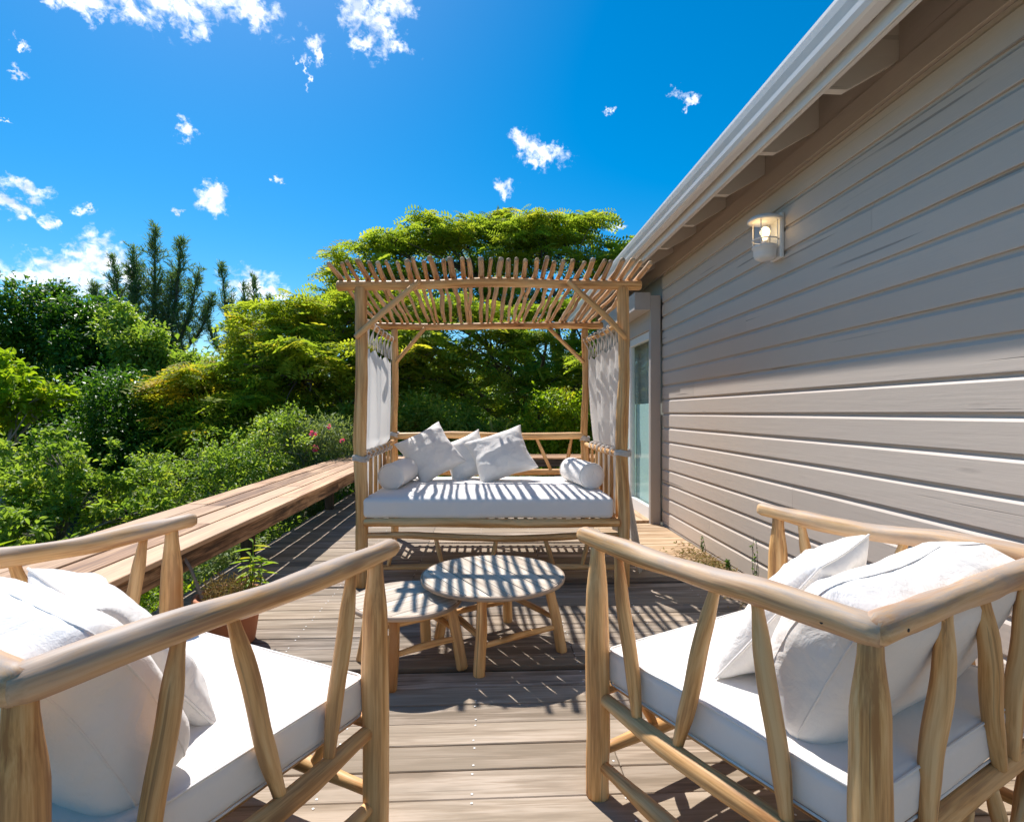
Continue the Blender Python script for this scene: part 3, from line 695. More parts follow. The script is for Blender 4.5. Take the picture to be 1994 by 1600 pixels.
# ------------------------------------------------------------------ armchairs
def make_chair(label):
    t = empty('armchair', (0, 0, 0), label=label, cat='armchair', group='teak pole armchairs in the foreground')
    X, YF, YB, ZR = .46, .40, -.40, .79
    def P(name, pts, rad, mat='pole', sides=16, n=6, lump=.08, seed=0, dome=.35): return tube(MB(), pts, rad, sides, n, lump, seed=seed, dome=dome).build(name, M[mat], t)
    # posts
    for i, (sx, y) in enumerate(((-1, YF), (1, YF), (-1, YB), (1, YB))):
        P('leg', [(sx * X, y, .002), (sx * X + .002, y, .25), (sx * X - .002, y, .5), (sx * X, y, .775)], [.036, .037, .037, .038, .035, .021], seed=i * 3.3, n=8)
    # top rails
    for sx in (-1, 1):
        P('arm_rail', [(sx * X, YB - .002, ZR), (sx * (X + .009), -.18, ZR + .008), (sx * (X - .006), .12, ZR - .003), (sx * X, YF + .065, ZR + .012)], [.0315, .032, .0285, .031, .0265], 'rail', 20, 10, .17, seed=sx * 5 + 1, dome=.8)
    P('back_rail', [(-X + .004, YB - .004, ZR), (-.15, YB - .010, ZR + .008), (.15, YB + .006, ZR - .004), (X - .004, YB - .004, ZR)], [.0315, .0285, .032, .0315], 'rail', 20, 10, .17, seed=9, dome=.8)
    for sx in (-1, 1):   # plugged screw holes at the mitred corners
        for k, (dx, dy, dz) in enumerate(((.031, .055, .004), (.032, .075, -.004), (-.06, -.037, .0))):
            c = Vector((sx * (X + dx) if k < 2 else sx * (X + dx), YB + dy if k < 2 else YB + dy, ZR + dz)); n_ = Vector((sx, 0, 0)) if k < 2 else Vector((0, -1, 0))
            tube(MB(), [c - n_ * .004, c + n_ * .0004], .0036, 10, 1, dome=.05).build('screw_hole', M['black'], t)
    # seat rails and low rails
    for sx in (-1, 1):
        P('seat_rail', [(sx * (X - .004), YF - .03, .312), (sx * (X + .01), .05, .305), (sx * (X + .002), -.36, .31)], [.020, .027, .027, .021], seed=sx + 20)
        P('low_rail', [(sx * X, YF - .03, .105), (sx * (X + .006), 0, .098), (sx * X, -.37, .10)], [.017, .027, .025, .018], seed=sx + 24)
    for y, s in ((YF, 1), (YB, 2)):
        P('seat_rail', [(-X + .03, y, .325), (0, y + .012, .318), (X - .03, y, .325)], [.019, .027, .026, .019], seed=30 + s)
        P('low_rail', [(-X + .03, y, .135), (0, y - .008, .145), (X - .03, y, .13)], [.017, .025, .024, .017], seed=34 + s)
    # front strut pair
    for y in (YF, YB):
        for a, b in ((-.30, -.22), (-.05, -.13), (.08, .16), (.31, .23)):
            P('strut', [(a, y, .305), ((a + b) / 2 + .004, y, .22), (b, y, .155)], [.014, .018, .014], seed=a * 9 + y)
    # side slats, zigzag
    for sx in (-1, 1):
        for a, b in ((.12, .22), (.56, .41), (.70, .79), (.955, .93))[:3]:
            ya = YF + (YB - YF) * a; yb = YF + (YB - YF) * b
            P('slat', [(sx * X, ya, ZR - .016), (sx * (X + .002), (ya * 2 + yb) / 3 + .002, .625), (sx * (X - .001), (ya + yb * 2) / 3 - .002, .476), (sx * X, yb, .328)], [.013, .0205, .0215, .021, .015], seed=a * 11 + sx)
    for a, b in ((.33, .24), (.53, .64), (.80, .72), (.14, .17))[:3]:
        xa = -X + 2 * X * a; xb = -X + 2 * X * b
        P('slat', [(xa, YB, ZR - .016), ((xa * 2 + xb) / 3, YB - .005, .62), ((xa + 2 * xb) / 3, YB + .004, .48), (xb, YB, .34)], [.014, .022, .024, .022, .016], seed=a * 17)
    # slatted base under the seat cushion
    for k in range(9):
        x = -.40 + k * .1; P('base_slat', [(x, YB + .02, .335), (x, YF - .02, .335)], .012, n=1, sides=8, lump=0)
    # seat cushion with piping
    v, f = rounded_box(.432, .392, .052, .022, crown=(0, 0, .014), n=22, wr=.0022, seed=3, wscale=5)
    off = Vector((0, .004, .402)); sc = MB().add([p + off for p in v], f).build('seat_cushion', M['cushion'], t)
    for z in (.05, -.05):
        lp = [p + off for p in rect_loop(.4285, .3885, .03, z)]; tube(MB(), lp, .0032, 6, 1, caps=False).build('piping', M['cushion'], sc, off=(0, 0, 0))
    return t
def copy_tree(o, parent=None):
    c = o.copy(); COL.objects.link(c)
    if parent is not None: c.parent = parent
    for ch in o.children: copy_tree(ch, c)
    return c
ch1 = make_chair('armchair of pale peeled poles in the right foreground, back turned to the siding')
ch2 = copy_tree(ch1); ch2['label'] = 'armchair of pale peeled poles in the left foreground, in front of the plank bench'
ch1.location = (.945, 1.56, .002); ch1.rotation_euler = (0, 0, R(27.6))
ch2.location = (-.905, 1.43, .002); ch2.rotation_euler = (0, 0, R(-29))
MC1 = TRS((.945, 1.56, .002), (0, 0, 27.6)); MC2 = TRS((-.905, 1.43, .002), (0, 0, -29))
def back_cushion(mw, label, seed):
    v, f = rounded_box(.405, .192, .085, .05, crown=(.015, .010, .045), n=34, wr=.009, seed=seed, wscale=4.5)
    out = []
    for p in v:          # bow the loose upper edge over and let it slump
        q = Vector(p); k = max(0, q.y + .02); q.z += -.5 * k * k + .012 * math.sin(q.x * 9 + seed) * k * 4; out.append(q)
    o = MB().add(out, f).build('back_cushion', M['pillow'], label=label, cat='cushion', group='loose back cushions of the armchairs'); o.matrix_world = mw
    for z in (.052, -.052):
        lp = []
        P = rect_loop(.408, .195, .05, z, n=8)
        for i in range(len(P) - 1):
            for k in range(6): lp.append(P[i].lerp(P[i + 1], k / 6))
        lp.append(P[-1]); L2 = []
        for q in lp:
            q = Vector(q); k = max(0, q.y + .02); q.z += -.5 * k * k + .012 * math.sin(q.x * 9 + seed) * k * 4; L2.append(q)
        tube(MB(), snap(L2, out, f, .0), .0024, 6, 1, caps=False).build('piping', M['pillow'], o, off=(0, 0, 0))
    return o
# local: x right, y up the cushion, z out of the cushion towards the sitter (+y of the chair)
# rotation about x by +90-tilt brings the cushion upright; z then points to -y, so turn 180 about z
back_cushion(MC1 @ TRS((.025, -.225, .640), (0, 0, 180)) @ TRS((0, 0, 0), (66, 0, 0)), 'plump white back cushion leaning in the right armchair', 3.0)
back_cushion(MC2 @ TRS((-.01, -.225, .640), (0, 0, 180)) @ TRS((0, 0, 0), (66, 0, 0)), 'plump white back cushion leaning in the left armchair', 8.0)
add_pillow(MC1 @ TRS((-.04, .01, .645), (0, 0, 188)) @ TRS((0, 0, 0), (54, 0, 7)), .50, .44, .17, 2.2, 'square white throw pillow leaning in the right armchair', 'throw pillows on the armchairs')
add_pillow(MC2 @ TRS((.02, -.03, .625), (0, 0, 176)) @ TRS((0, 0, 0), (56, 0, -6)), .50, .42, .16, 6.2, 'square white throw pillow half hidden in the left armchair', 'throw pillows on the armchairs')

# ------------------------------------------------------------------ daybed with stick canopy
FL, FR, BL, BR = Vector((-.859, 3.826, 0)), Vector((.951, 3.745, 0)), Vector((-.870, 5.30, 0)), Vector((.956, 5.215, 0))
def bil(u, v, z):   # u across 0..1, v depth 0..1
    a = FL.lerp(FR, u); b = BL.lerp(BR, u); p = a.lerp(b, v); return Vector((p.x, p.y, z))
def daybed():
    t = empty('daybed', (0.04, 4.5, 0), label='four poster daybed of peeled poles under a canopy of wavy sticks', cat='daybed')
    def P(name, pts, rad, mat='pole', sides=14, n=6, lump=.10, seed=0, **k): return tube(MB(), pts, rad, sides, n, lump, seed=seed).build(name, M[mat], t, **k)
    for i, (c, r, h) in enumerate(((FL, .043, 2.055), (FR, .042, 2.055), (BL, .033, 1.99), (BR, .033, 1.99))):
        a = .008
        P('post', [c + Vector((0, 0, .002)), c + Vector((a, 0, .5)), c + Vector((-a, .004, 1.0)), c + Vector((a, -.004, 1.5)), c + Vector((0, 0, h))], [r * 1.08, r, r * 1.04, r * .94, r * .98], seed=i * 4.1, n=8, lump=.14)
    # canopy beams
    P('canopy_beam', [bil(-.085, 0, 2.075), bil(.2, -.004, 2.078), bil(.5, -.006, 2.098), bil(.8, -.004, 2.085), bil(1.065, 0, 2.080)], [.035, .032, .033, .031, .034], seed=3, sides=16)
    P('canopy_beam', [bil(-.14, 1, 2.03), bil(.2, 1.003, 2.022), bil(.5, 1.004, 2.032), bil(.8, 1, 2.035), bil(1.09, 1, 2.035)], [.033, .031, .032, .034], seed=5, sides=16)
    # braces
    P('brace', [bil(-.012, -.035, 1.715), bil(.08, -.05, 1.86), bil(.225, -.04, 2.09)], [.019, .021, .019], seed=2)
    P('brace', [bil(1.005, -.035, 1.71), bil(.91, -.05, 1.88), bil(.785, -.04, 2.09)], [.019, .021, .019], seed=7)
    P('brace', [bil(.01, .98, 1.68), bil(.16, .975, 2.0)], [.019, .019], seed=4)
    P('brace', [bil(.99, .98, 1.68), bil(.81, .975, 2.0)], [.019, .019], seed=6)
    # canopy of wavy sticks laid front to back
    n = 35
    for i in range(n):
        u = -.08 + 1.14 * i / (n - 1) + random.uniform(-.005, .005); ub = -.115 + 1.19 * i / (n - 1) + random.uniform(-.012, .012)
        f0 = -.175 + random.uniform(-.03, .015); b0 = 1.05 + random.uniform(-.02, .05); r = random.uniform(.0125, .019); pts = []
        ph = random.uniform(0, 6.28); amp = random.uniform(.001, .007); fq = random.uniform(5, 9); kink = random.uniform(.2, .8); ka = random.uniform(-.009, .009)
        flare = random.uniform(-.006, .006)
        for k in range(12):
            v = f0 + (b0 - f0) * k / 11
            x = u + (ub - u) * max(0, v) + amp * math.sin(v * fq + ph) * .55 + ka * math.exp(-((v - kink) / .12) ** 2) + (flare if k == 0 else 0)
            vv = min(1, max(0, v)); zb = 2.110 + (2.074 - 2.110) * v + (.014 * math.sin(math.pi * min(1, max(0, u))) * (1 - vv))
            if v < 0: zb += .19 * abs(v)
            pts.append(bil(x, v, zb + r + random.uniform(-.003, .003) + (.004 * math.sin(k * 2.1 + ph) if 0 < k < 11 else 0)))
        P('canopy_stick', pts, [r * 1.0, r * 1.08, r * .92, r * 1.05, r * .95, r * .9], 'stick', 8, 3, .25, seed=i * 1.7)
    # curtain rods along both sides
    P('curtain_rod', [bil(0, .0, 1.855), bil(-.012, .5, 1.87), bil(0, 1, 1.885)], [.018, .017, .018], seed=11)
    P('curtain_rod', [bil(1, .0, 1.835), bil(1.008, .5, 1.85), bil(1, 1, 1.885)], [.018, .017, .018], seed=12)
    # side arms with upright slats
    for u, zf, zb, s in ((0, .885, .93, 1), (1, .905, .90, 2)):
        P('arm_rail', [bil(u, .02, zf), bil(u, .5, (zf + zb) / 2 - .008), bil(u, .98, zb)], [.019, .024, .020], seed=20 + s)
        P('side_rail', [bil(u, .02, .43), bil(u, .5, .425), bil(u, .98, .43)], [.022, .028, .022], seed=22 + s)
        for k in range(7):
            v = .10 + k * .13; P('side_slat', [bil(u, v, .44), bil(u, v + .004, zf - .01)], [.014, .016, .012], seed=k + s * 9, n=3, sides=10)
    # front rails, wavy
    P('front_beam', [bil(.02, -.016, .444), bil(.3, -.018, .447), bil(.6, -.016, .438), bil(.98, -.016, .444)], [.029, .033, .032, .029], seed=31)
    P('front_rail', [bil(.02, 0, .352), bil(.18, -.005, .355), bil(.42, 0, .335), bil(.62, 0, .330), bil(.85, 0, .348), bil(.98, 0, .35)], [.020, .025, .023, .025, .021], seed=33)
    P('front_rail', [bil(.02, 0, .130), bil(.5, 0, .138), bil(.98, 0, .13)], [.017, .022, .018], seed=35)
    for a, b in ((.132, .105), (.285, .31), (.52, .495), (.70, .735), (.87, .845)): P('strut', [bil(a, 0, .34), bil(b, 0, .145)], [.014, .017, .013], seed=a * 30, n=4, sides=10)
    # back rest
    P('back_rail', [bil(.01, 1, .975), bil(.3, 1, .985), bil(.6, 1, .972), bil(.99, 1, .978)], [.030, .035, .033, .034], seed=41)
    P('back_rail', [bil(.01, 1, .63), bil(.5, 1, .625), bil(.99, 1, .635)], [.026, .030, .028], seed=43)
    P('back_rail', [bil(.01, 1, .36), bil(.99, 1, .36)], [.022, .022], seed=44)
    for a, b in ((.14, .08), (.25, .33), (.47, .41), (.55, .62), (.745, .82), (.93, .90)): P('strut', [bil(a, 1, .955), bil(b, 1, .65)], [.014, .018, .014], seed=a * 21, n=4, sides=10)
    # slats carrying the mattress, cross to the front
    for k in range(26):
        u = .035 + .93 * k / 25; P('seat_slat', [bil(u, .012, .461), bil(u, .97, .461)], .0125, 'stick', 8, 2, .1, seed=k)
    # mattress
    v, f = rounded_box(.862, .635, .068, .03, crown=(0, 0, .010), n=40, wr=.006, seed=5, wscale=4)
    rot = Matrix.Rotation(R(-2.6), 4, 'Z'); c = bil(.5, 0, .544); c.y += .595
    vv = [rot @ p + c for p in v]
    MB().add(vv, f).build('mattress', M['mattress'], t)
    return t
daybed()

def bolster(a, b, r, label, seed):
    a, b = Vector(a), Vector(b); ax = (b - a); Lh = ax.length; mb = MB()
    prof = [(0, 0), (r * .5, -.003), (r * .86, -.001), (r * .97, .008), (r, .025)] + [(r * (1 + .012 * math.sin(k * 1.3)), .025 + (Lh - .05) * k / 12) for k in range(1, 12)] + [(r, Lh - .025), (r * .97, Lh - .008), (r * .86, Lh + .001), (r * .5, Lh + .003), (0, Lh)]
    lathe(mb, prof, (0, 0, 0), 40)
    for i, p in enumerate(mb.v):
        q = Vector(p); k = .006 * noise.fractal(Vector((q.x * 7 + seed, q.y * 7, q.z * 5)), 1, 2, 3); d = Vector((q.x, q.y, 0)); q += d.normalized() * k if d.length > .01 else Vector()
        mb.v[i] = tuple(q)
    o = mb.build('bolster', M['pillow'], label=label, cat='bolster', group='bolsters at the ends of the daybed')
    o.matrix_world = Matrix.Translation(a) @ ax.to_track_quat('Z', 'Y').to_matrix().to_4x4()
    for z in (.012, Lh - .012):
        ring = [Vector((math.cos(R(k)) * r * 1.0, math.sin(R(k)) * r * 1.0, z)) for k in range(0, 361, 15)]; tube(MB(), ring, .0035, 6, 1, caps=False).build('piping', M['pillow'], o, off=(0, 0, 0))
bolster((-.715, 4.17, .715), (-.66, 4.72, .715), .099, 'white bolster on the left end of the daybed, in the shade of its curtain', 1)
bolster((.815, 4.13, .715), (.735, 4.68, .715), .099, 'white bolster on the right end of the daybed, striped by stick shadows', 4)

def daybed_pillow(x, y, z, w, h, t, tilt, yaw, roll, seed, label, skew=0, wr=.010):
    # roll = turn in the pillow's own plane
    mw = TRS((x, y, z), (0, 0, yaw)) @ TRS((0, 0, 0), (90 - tilt, 0, 0)) @ TRS((0, 0, 0), (0, 0, roll))
    add_pillow(mw, w, h, t, seed, label, 'square pillows on the daybed', pinch=.13, wr=wr, skew=skew, piping=False)
daybed_pillow(-.475, 4.79, .845, .46, .48, .22, 31, 8, 30, 11, 'leftmost of the three square white pillows on the daybed, standing on its corner')
daybed_pillow(-.165, 4.88, .80, .42, .42, .17, 24, 0, 24, 15, 'small white pillow wedged between the two larger ones on the daybed')
daybed_pillow(.135, 4.74, .832, .53, .46, .22, 33, -6, 21, 19, 'rightmost of the three square white pillows on the daybed, resting on the small one')

def curtain(side, label):
    """gathered sheet hung by tied tabs from the side rod, drawn in by a tie at arm height"""
    u = -.012 if side == 0 else 1.012
    sg = -1 if side == 0 else 1
    t = empty('curtain', bil(u, .5, .9), label=label, cat='curtain', group='white curtains of the daybed')
    nv, nz = 90, 40; v = []; f = []
    levels = [(1.68, .05, .985), (1.5, .05, .985), (1.2, .05, .93), (.92, .06, .86), (.86, .07, .80), (.6, .07, .76), (.30, .07, .74)] if side == 0 else \
             [(1.70, .05, .985), (1.5, .05, .985), (1.2, .06, .90), (.95, .07, .80), (.88, .08, .76), (.6, .09, .80), (.30, .05, .82)]
    for j in range(nz + 1):
        q = j / nz * (len(levels) - 1); i = min(int(q), len(levels) - 2); w = q - i
        z, a, b = [levels[i][k] * (1 - w) + levels[i + 1][k] * w for k in range(3)]
        for k in range(nv + 1):
            s = k / nv; vv = a + (b - a) * s; depth = .012 + .020 * min(1, (1.75 - z) / .8)
            if abs(z - .9) < .06: depth *= .6
            fold = depth * (math.sin(s * 34 + 1.2 * noise.noise(Vector((s * 3, z * 1.5, side * 4)))) * .7 + .5 * math.sin(s * 15 + z * 1.3 + side))
            zz = z
            if j == 0: zz += .035 * abs(math.cos(s * math.pi * 8)) - .02
            p = bil(u, vv, zz); p.x += fold + sg * (.028 if z < .93 else .006); v.append(p)
    n = nv + 1
    for j in range(nz):
        for k in range(nv): f.append((j * n + k, j * n + k + 1, (j + 1) * n + k + 1, (j + 1) * n + k))
    o = MB().add(v, f).build('cloth', M['curtain'], t)
    # tied tabs
    for k in range(9):
        s = k / 8; vv = .05 + .935 * s; zr_ = (1.855 + .03 * vv) if side == 0 else (1.835 + .05 * vv); top = bil(0 if side == 0 else 1, vv, zr_)
        for d in (-1, 1):
            e = bil(u, vv + d * .022, 1.70); e2 = bil(u, vv + d * .034, (zr_ + 1.70) / 2)
            tube(MB(), [top + Vector((0, 0, .022)), top + Vector((d * .020, d * .012, .004)), e2, e], [.005, .0055, .0065, .005], 6, 4).build('tab', M['curtain'], t)
    # ties: wrapped round the front and the back post at arm height
    for v0, zc, r in ((0, .885 if side == 0 else .92, .05), (1, .99 if side == 0 else .95, .041)):
        c = bil(0 if side == 0 else 1, v0, zc); mb = MB(); rr_ = [c + Vector((math.cos(a) * r, math.sin(a) * r, .006 * math.sin(a * 2) + .0)) for a in [R(x) for x in range(0, 361, 20)]]
        for dz in (-.012, 0, .012): tube(mb, [p + Vector((0, 0, dz + random.uniform(-.004, .004))) for p in rr_], .009, 8, 1, caps=False)
        mb.build('tie', M['curtain'], t)
    uu = 0 if side == 0 else 1; mb = MB()
    for k in range(7):   # cloth strip wound along the arm rail
        v0 = .08 + k * .11; z = .895 if side == 0 else .912
        c = bil(uu, v0, z); tube(mb, [c + Vector((math.cos(a) * .029, (a / 6.28 - .5) * .11, math.sin(a) * .029)) for a in [R(x) for x in range(0, 361, 30)]], .008, 6, 1)
    mb.build('tie', M['curtain'], t)
    return t
curtain(0, 'white tab top curtain on the left side of the daybed, lit smooth')
cr_ = curtain(1, 'white tab top curtain on the right side of the daybed, dappled with shade')
def tail():
    v = []; f = []; n = 14; m = 26
    for j in range(m + 1):
        q = j / m; z = .86 - .845 * q; cx = 1.005 + .16 * q ** 1.2; cy = 3.95 + .10 * q; wd = .05 + .05 * math.sin(q * 2.6)
        for k in range(n + 1):
            s = k / n - .5; v.append((cx + s * wd * .8 + .012 * math.sin(k * 1.9), cy + s * wd * 1.4 + .010 * math.cos(k * 1.7 + q * 3), z))
    for j in range(m):
        for k in range(n): a = j * (n + 1) + k; f.append((a, a + 1, a + n + 2, a + n + 1))
    o = MB().add(v, f).build('cloth_tail', M['curtain'], cr_)
tail()

# ------------------------------------------------------------------ coffee tables
def table(cx, cy, r, ztop, ang, legs, label, npl, gap, rail_z):
    t = empty('coffee_table', (cx, cy, 0), label=label, cat='coffee table', group='round coffee tables in front of the daybed')
    c = Vector((cx, cy, 0)); d = Vector((math.cos(ang), math.sin(ang), 0)); e = Vector((-d.y, d.x, 0)); ri = r - .004
    w = 2 * ri / npl
    for i in range(npl):
        a = -ri + i * w + gap / 2; b = -ri + (i + 1) * w - gap / 2; pts = []
        N_ = 10
        def half(x): return math.sqrt(max(0.0004, ri * ri - x * x))
        xs = [a + (b - a) * k / N_ for k in range(N_ + 1)]
        top = [(x, half(x)) for x in xs] + [(x, -half(x)) for x in xs[::-1]]
        n = len(top); v = []; z1 = ztop + random.uniform(-.0008, .0008); seed = random.random() * 30; g = []
        for z, s in ((ztop - .024, 1), (z1 - .0015, 1), (z1, .997)):
            for x, y in top:
                xx = (x - (a + b) / 2) * (s if s == 1 else 1 - .0015 / (w / 2) * 1) + (a + b) / 2; p = c + e * xx + d * y * s; v.append((p.x, p.y, z)); g.append((x + seed, z + seed, y + seed))
        f = [tuple(range(n))[::-1], tuple(2 * n + k for k in range(n))]
        for q in (0, 1): f += [(q * n + k, q * n + (k + 1) % n, (q + 1) * n + (k + 1) % n, (q + 1) * n + k) for k in range(n)]
        f = [q_[::-1] for q_ in f]
        MB().add(v, f, g, smooth=False).build('plank', M['table'], t)
    # rim and cleats
    mb = MB(); sides = 64; prof = [(r - .003, ztop - .024), (r + .006, ztop - .022), (r + .008, ztop - .012), (r + .006, ztop - .003), (r - .003, ztop - .001)]
    v = []; g = []
    for k in range(sides):
        a = 2 * math.pi * k / sides
        for q, z in prof: v.append((cx + q * math.cos(a), cy + q * math.sin(a), z)); g.append((q, z, a * r))
    m = len(prof); f = [(k * m + j, ((k + 1) % sides) * m + j, ((k + 1) % sides) * m + (j + 1) % m, k * m + (j + 1) % m) for k in range(sides) for j in range(m)]
    mb.add(v, f, g).build('rim', M['rim'], t)
    tops = []
    for i, (x, y) in enumerate(legs):
        b = Vector((x, y, .002)); k = c.lerp(Vector((x, y, 0)), .80); tp = Vector((k.x, k.y, ztop - .030)); tops.append((tp, b))
        tube(MB(), [b, b.lerp(tp, .5) + Vector((.003, -.003, 0)), tp], [.0275, .0265, .024], 14, 6, .10, seed=i * 5 + cx).build('leg', M['pole'], t)
    for i in range(4):
        a, b = tops[i], tops[(i + 1) % 4]
        q = (rail_z if i % 2 == 0 else rail_z + .045) / ztop; p0 = a[1].lerp(a[0], q); p1 = b[1].lerp(b[0], q)
        tube(MB(), [p0, p0.lerp(p1, .5) + Vector((0, 0, .006)), p1], [.012, .0165, .013], 10, 5, .1, seed=i + 2).build('stretcher', M['pole'], t)
        p0 = a[1].lerp(a[0], .93); p1 = b[1].lerp(b[0], .93)
        tube(MB(), [p0, p1], [.014, .016, .014], 10, 4, .1, seed=i + 7).build('apron', M['pole'], t)
    return t
table(.04, 2.82, .362, .372, R(-62), [(-.028, 2.50), (.385, 2.738), (.13, 3.147), (-.245, 2.93)], 'larger and taller round coffee table with stick shadows across its planks', 8, .0052, .13)
table(-.377, 2.66, .258, .312, R(40), [(-.408, 2.39), (-.1085, 2.58), (-.308, 2.87), (-.60, 2.69)], 'smaller lower round coffee table tucked under the edge of the larger one', 6, .002, .15)

# ------------------------------------------------------------------ foliage generators
def leaf_mesh(name, pos, axis, nrm, ln, wd, tint, mat, parent, off, fold=.18, hexa=False, **k):
    """pos (n,3) leaf base, axis unit along the leaf, nrm approx normal, ln, wd arrays"""
    n = len(pos); axis = axis / np.linalg.norm(axis, axis=1, keepdims=True)
    side = np.cross(axis, nrm); side /= np.maximum(np.linalg.norm(side, axis=1, keepdims=True), 1e-6); up = np.cross(side, axis)
    ln = ln[:, None]; wd = wd[:, None]
    if hexa:
        P = [pos, pos + axis * ln * .3 + side * wd * .42 + up * wd * fold, pos + axis * ln * .68 + side * wd * .36 + up * wd * fold - up * ln * .05, pos + axis * ln - up * ln * .16,
             pos + axis * ln * .68 - side * wd * .36 + up * wd * fold - up * ln * .05, pos + axis * ln * .3 - side * wd * .42 + up * wd * fold]
        F = np.array([[0, 1, 2, 3], [0, 3, 4, 5]])
    else:
        P = [pos, pos + axis * ln * .45 + side * wd * .5 + up * wd * fold, pos + axis * ln - up * ln * .08, pos + axis * ln * .45 - side * wd * .5 + up * wd * fold]
        F = np.array([[0, 1, 2], [0, 2, 3]])
    V = np.stack(P, axis=1); m = V.shape[1]; V = V.reshape(-1, 3) - np.array(off)
    fc = (F[None] + (np.arange(n) * m)[:, None, None]).reshape(-1, F.shape[1])
    me = bpy.data.meshes.new(name); me.vertices.add(len(V)); me.vertices.foreach_set('co', V.astype(np.float32).ravel())
    me.loops.add(fc.size); me.loops.foreach_set('vertex_index', fc.astype(np.int32).ravel())
    me.polygons.add(len(fc)); me.polygons.foreach_set('loop_start', (np.arange(len(fc)) * F.shape[1]).astype(np.int32)); me.polygons.foreach_set('loop_total', np.full(len(fc), F.shape[1], dtype=np.int32))
    me.update(calc_edges=True)
    a = me.attributes.new('tint', 'FLOAT_VECTOR', 'POINT'); a.data.foreach_set('vector', np.repeat(tint, m, axis=0).astype(np.float32).ravel())
    return link(name, me, mat, parent, **k)
def unit(n):
    v = rng.normal(size=(n, 3)); return v / np.linalg.norm(v, axis=1, keepdims=True)
def lobe_points(lobes, n, shell=.55, upb=.0, rough=.18):
    w = np.array([(l[3] * l[4] + l[4] * l[5] + l[3] * l[5]) for l in lobes]); w = w / w.sum()
    idx = rng.choice(len(lobes), n, p=w); Lb = np.array(lobes)[idx]; d = unit(n); d[:, 2] += upb; d /= np.linalg.norm(d, axis=1, keepdims=True)
    r = shell + (1 - shell) * rng.random(n) ** .6
    r = r * (1 + rough * np.sin(d[:, 0] * 7 + idx * 3) * np.sin(d[:, 1] * 6 + idx) + rough * .7 * np.sin(d[:, 2] * 9 + idx * 2 + d[:, 0] * 5))
    return Lb[:, :3] + d * Lb[:, 3:6] * r[:, None], d, idx
def puff(lobes, k, rr=.5, flat=1.0, seed=1):
    rs = random.Random(seed); out = []
    for l in lobes:
        out.append((l[0], l[1], l[2], l[3] * .6, l[4] * .6, l[5] * .6))
        for _ in range(k):
            while True:
                d = Vector((rs.gauss(0, 1), rs.gauss(0, 1), rs.gauss(.25, 1))).normalized()
                if d.z > -.75: break
            s = rr * rs.uniform(.6, 1.15); q = 1 - s * .55
            out.append((l[0] + d.x * l[3] * q, l[1] + d.y * l[4] * q, l[2] + d.z * l[5] * q, l[3] * s, l[4] * s, l[5] * s * flat))
    return out
def limbs(base, lobes, r0, mat, parent, name='trunk', twigs=None, seed=0):
    mb = MB(); b = Vector(base); rs = random.Random(seed)
    cen = Vector(np.mean(np.array(lobes)[:, :3], axis=0)); fork = b.lerp(cen, .38) + Vector((rs.uniform(-.1, .1), rs.uniform(-.1, .1), 0))
    tube(mb, [b, b.lerp(fork, .5) + Vector((rs.uniform(-.08, .08), rs.uniform(-.08, .08), 0)), fork], [r0, r0 * .85, r0 * .75], 12, 4, .15, seed=seed)
    for l in lobes:
        c = Vector(l[:3]); tip = c + Vector((0, 0, l[5] * .3)); m = fork.lerp(tip, .5) + Vector((rs.uniform(-.25, .25), rs.uniform(-.25, .25), rs.uniform(-.1, .25)))
        tube(mb, [fork, m, tip], [r0 * .5, r0 * .32, r0 * .10], 7, 4, .2, caps=False, seed=seed)
        for _ in range(4):
            d = Vector((rs.gauss(0, 1), rs.gauss(0, 1), rs.gauss(.2, .7))).normalized(); e = c + Vector((d.x * l[3], d.y * l[4], d.z * l[5])) * .85; s = m.lerp(tip, rs.random() * .8)
            tube(mb, [s, s.lerp(e, .5) + Vector((rs.uniform(-.1, .1), rs.uniform(-.1, .1), .08)), e], [r0 * .22, r0 * .12, r0 * .05], 5, 3, .2, caps=False, seed=seed)
    if twigs is not None:
        for p in twigs:
            p = Vector(p); l = min(lobes, key=lambda q: (Vector(q[:3]) - p).length); s = Vector(l[:3]).lerp(p, .2)
            tube(mb, [s, s.lerp(p, .55) + Vector((0, 0, .06)), p], [r0 * .10, r0 * .04], 4, 2, .0, caps=False)
    return mb.build(name, mat, parent)
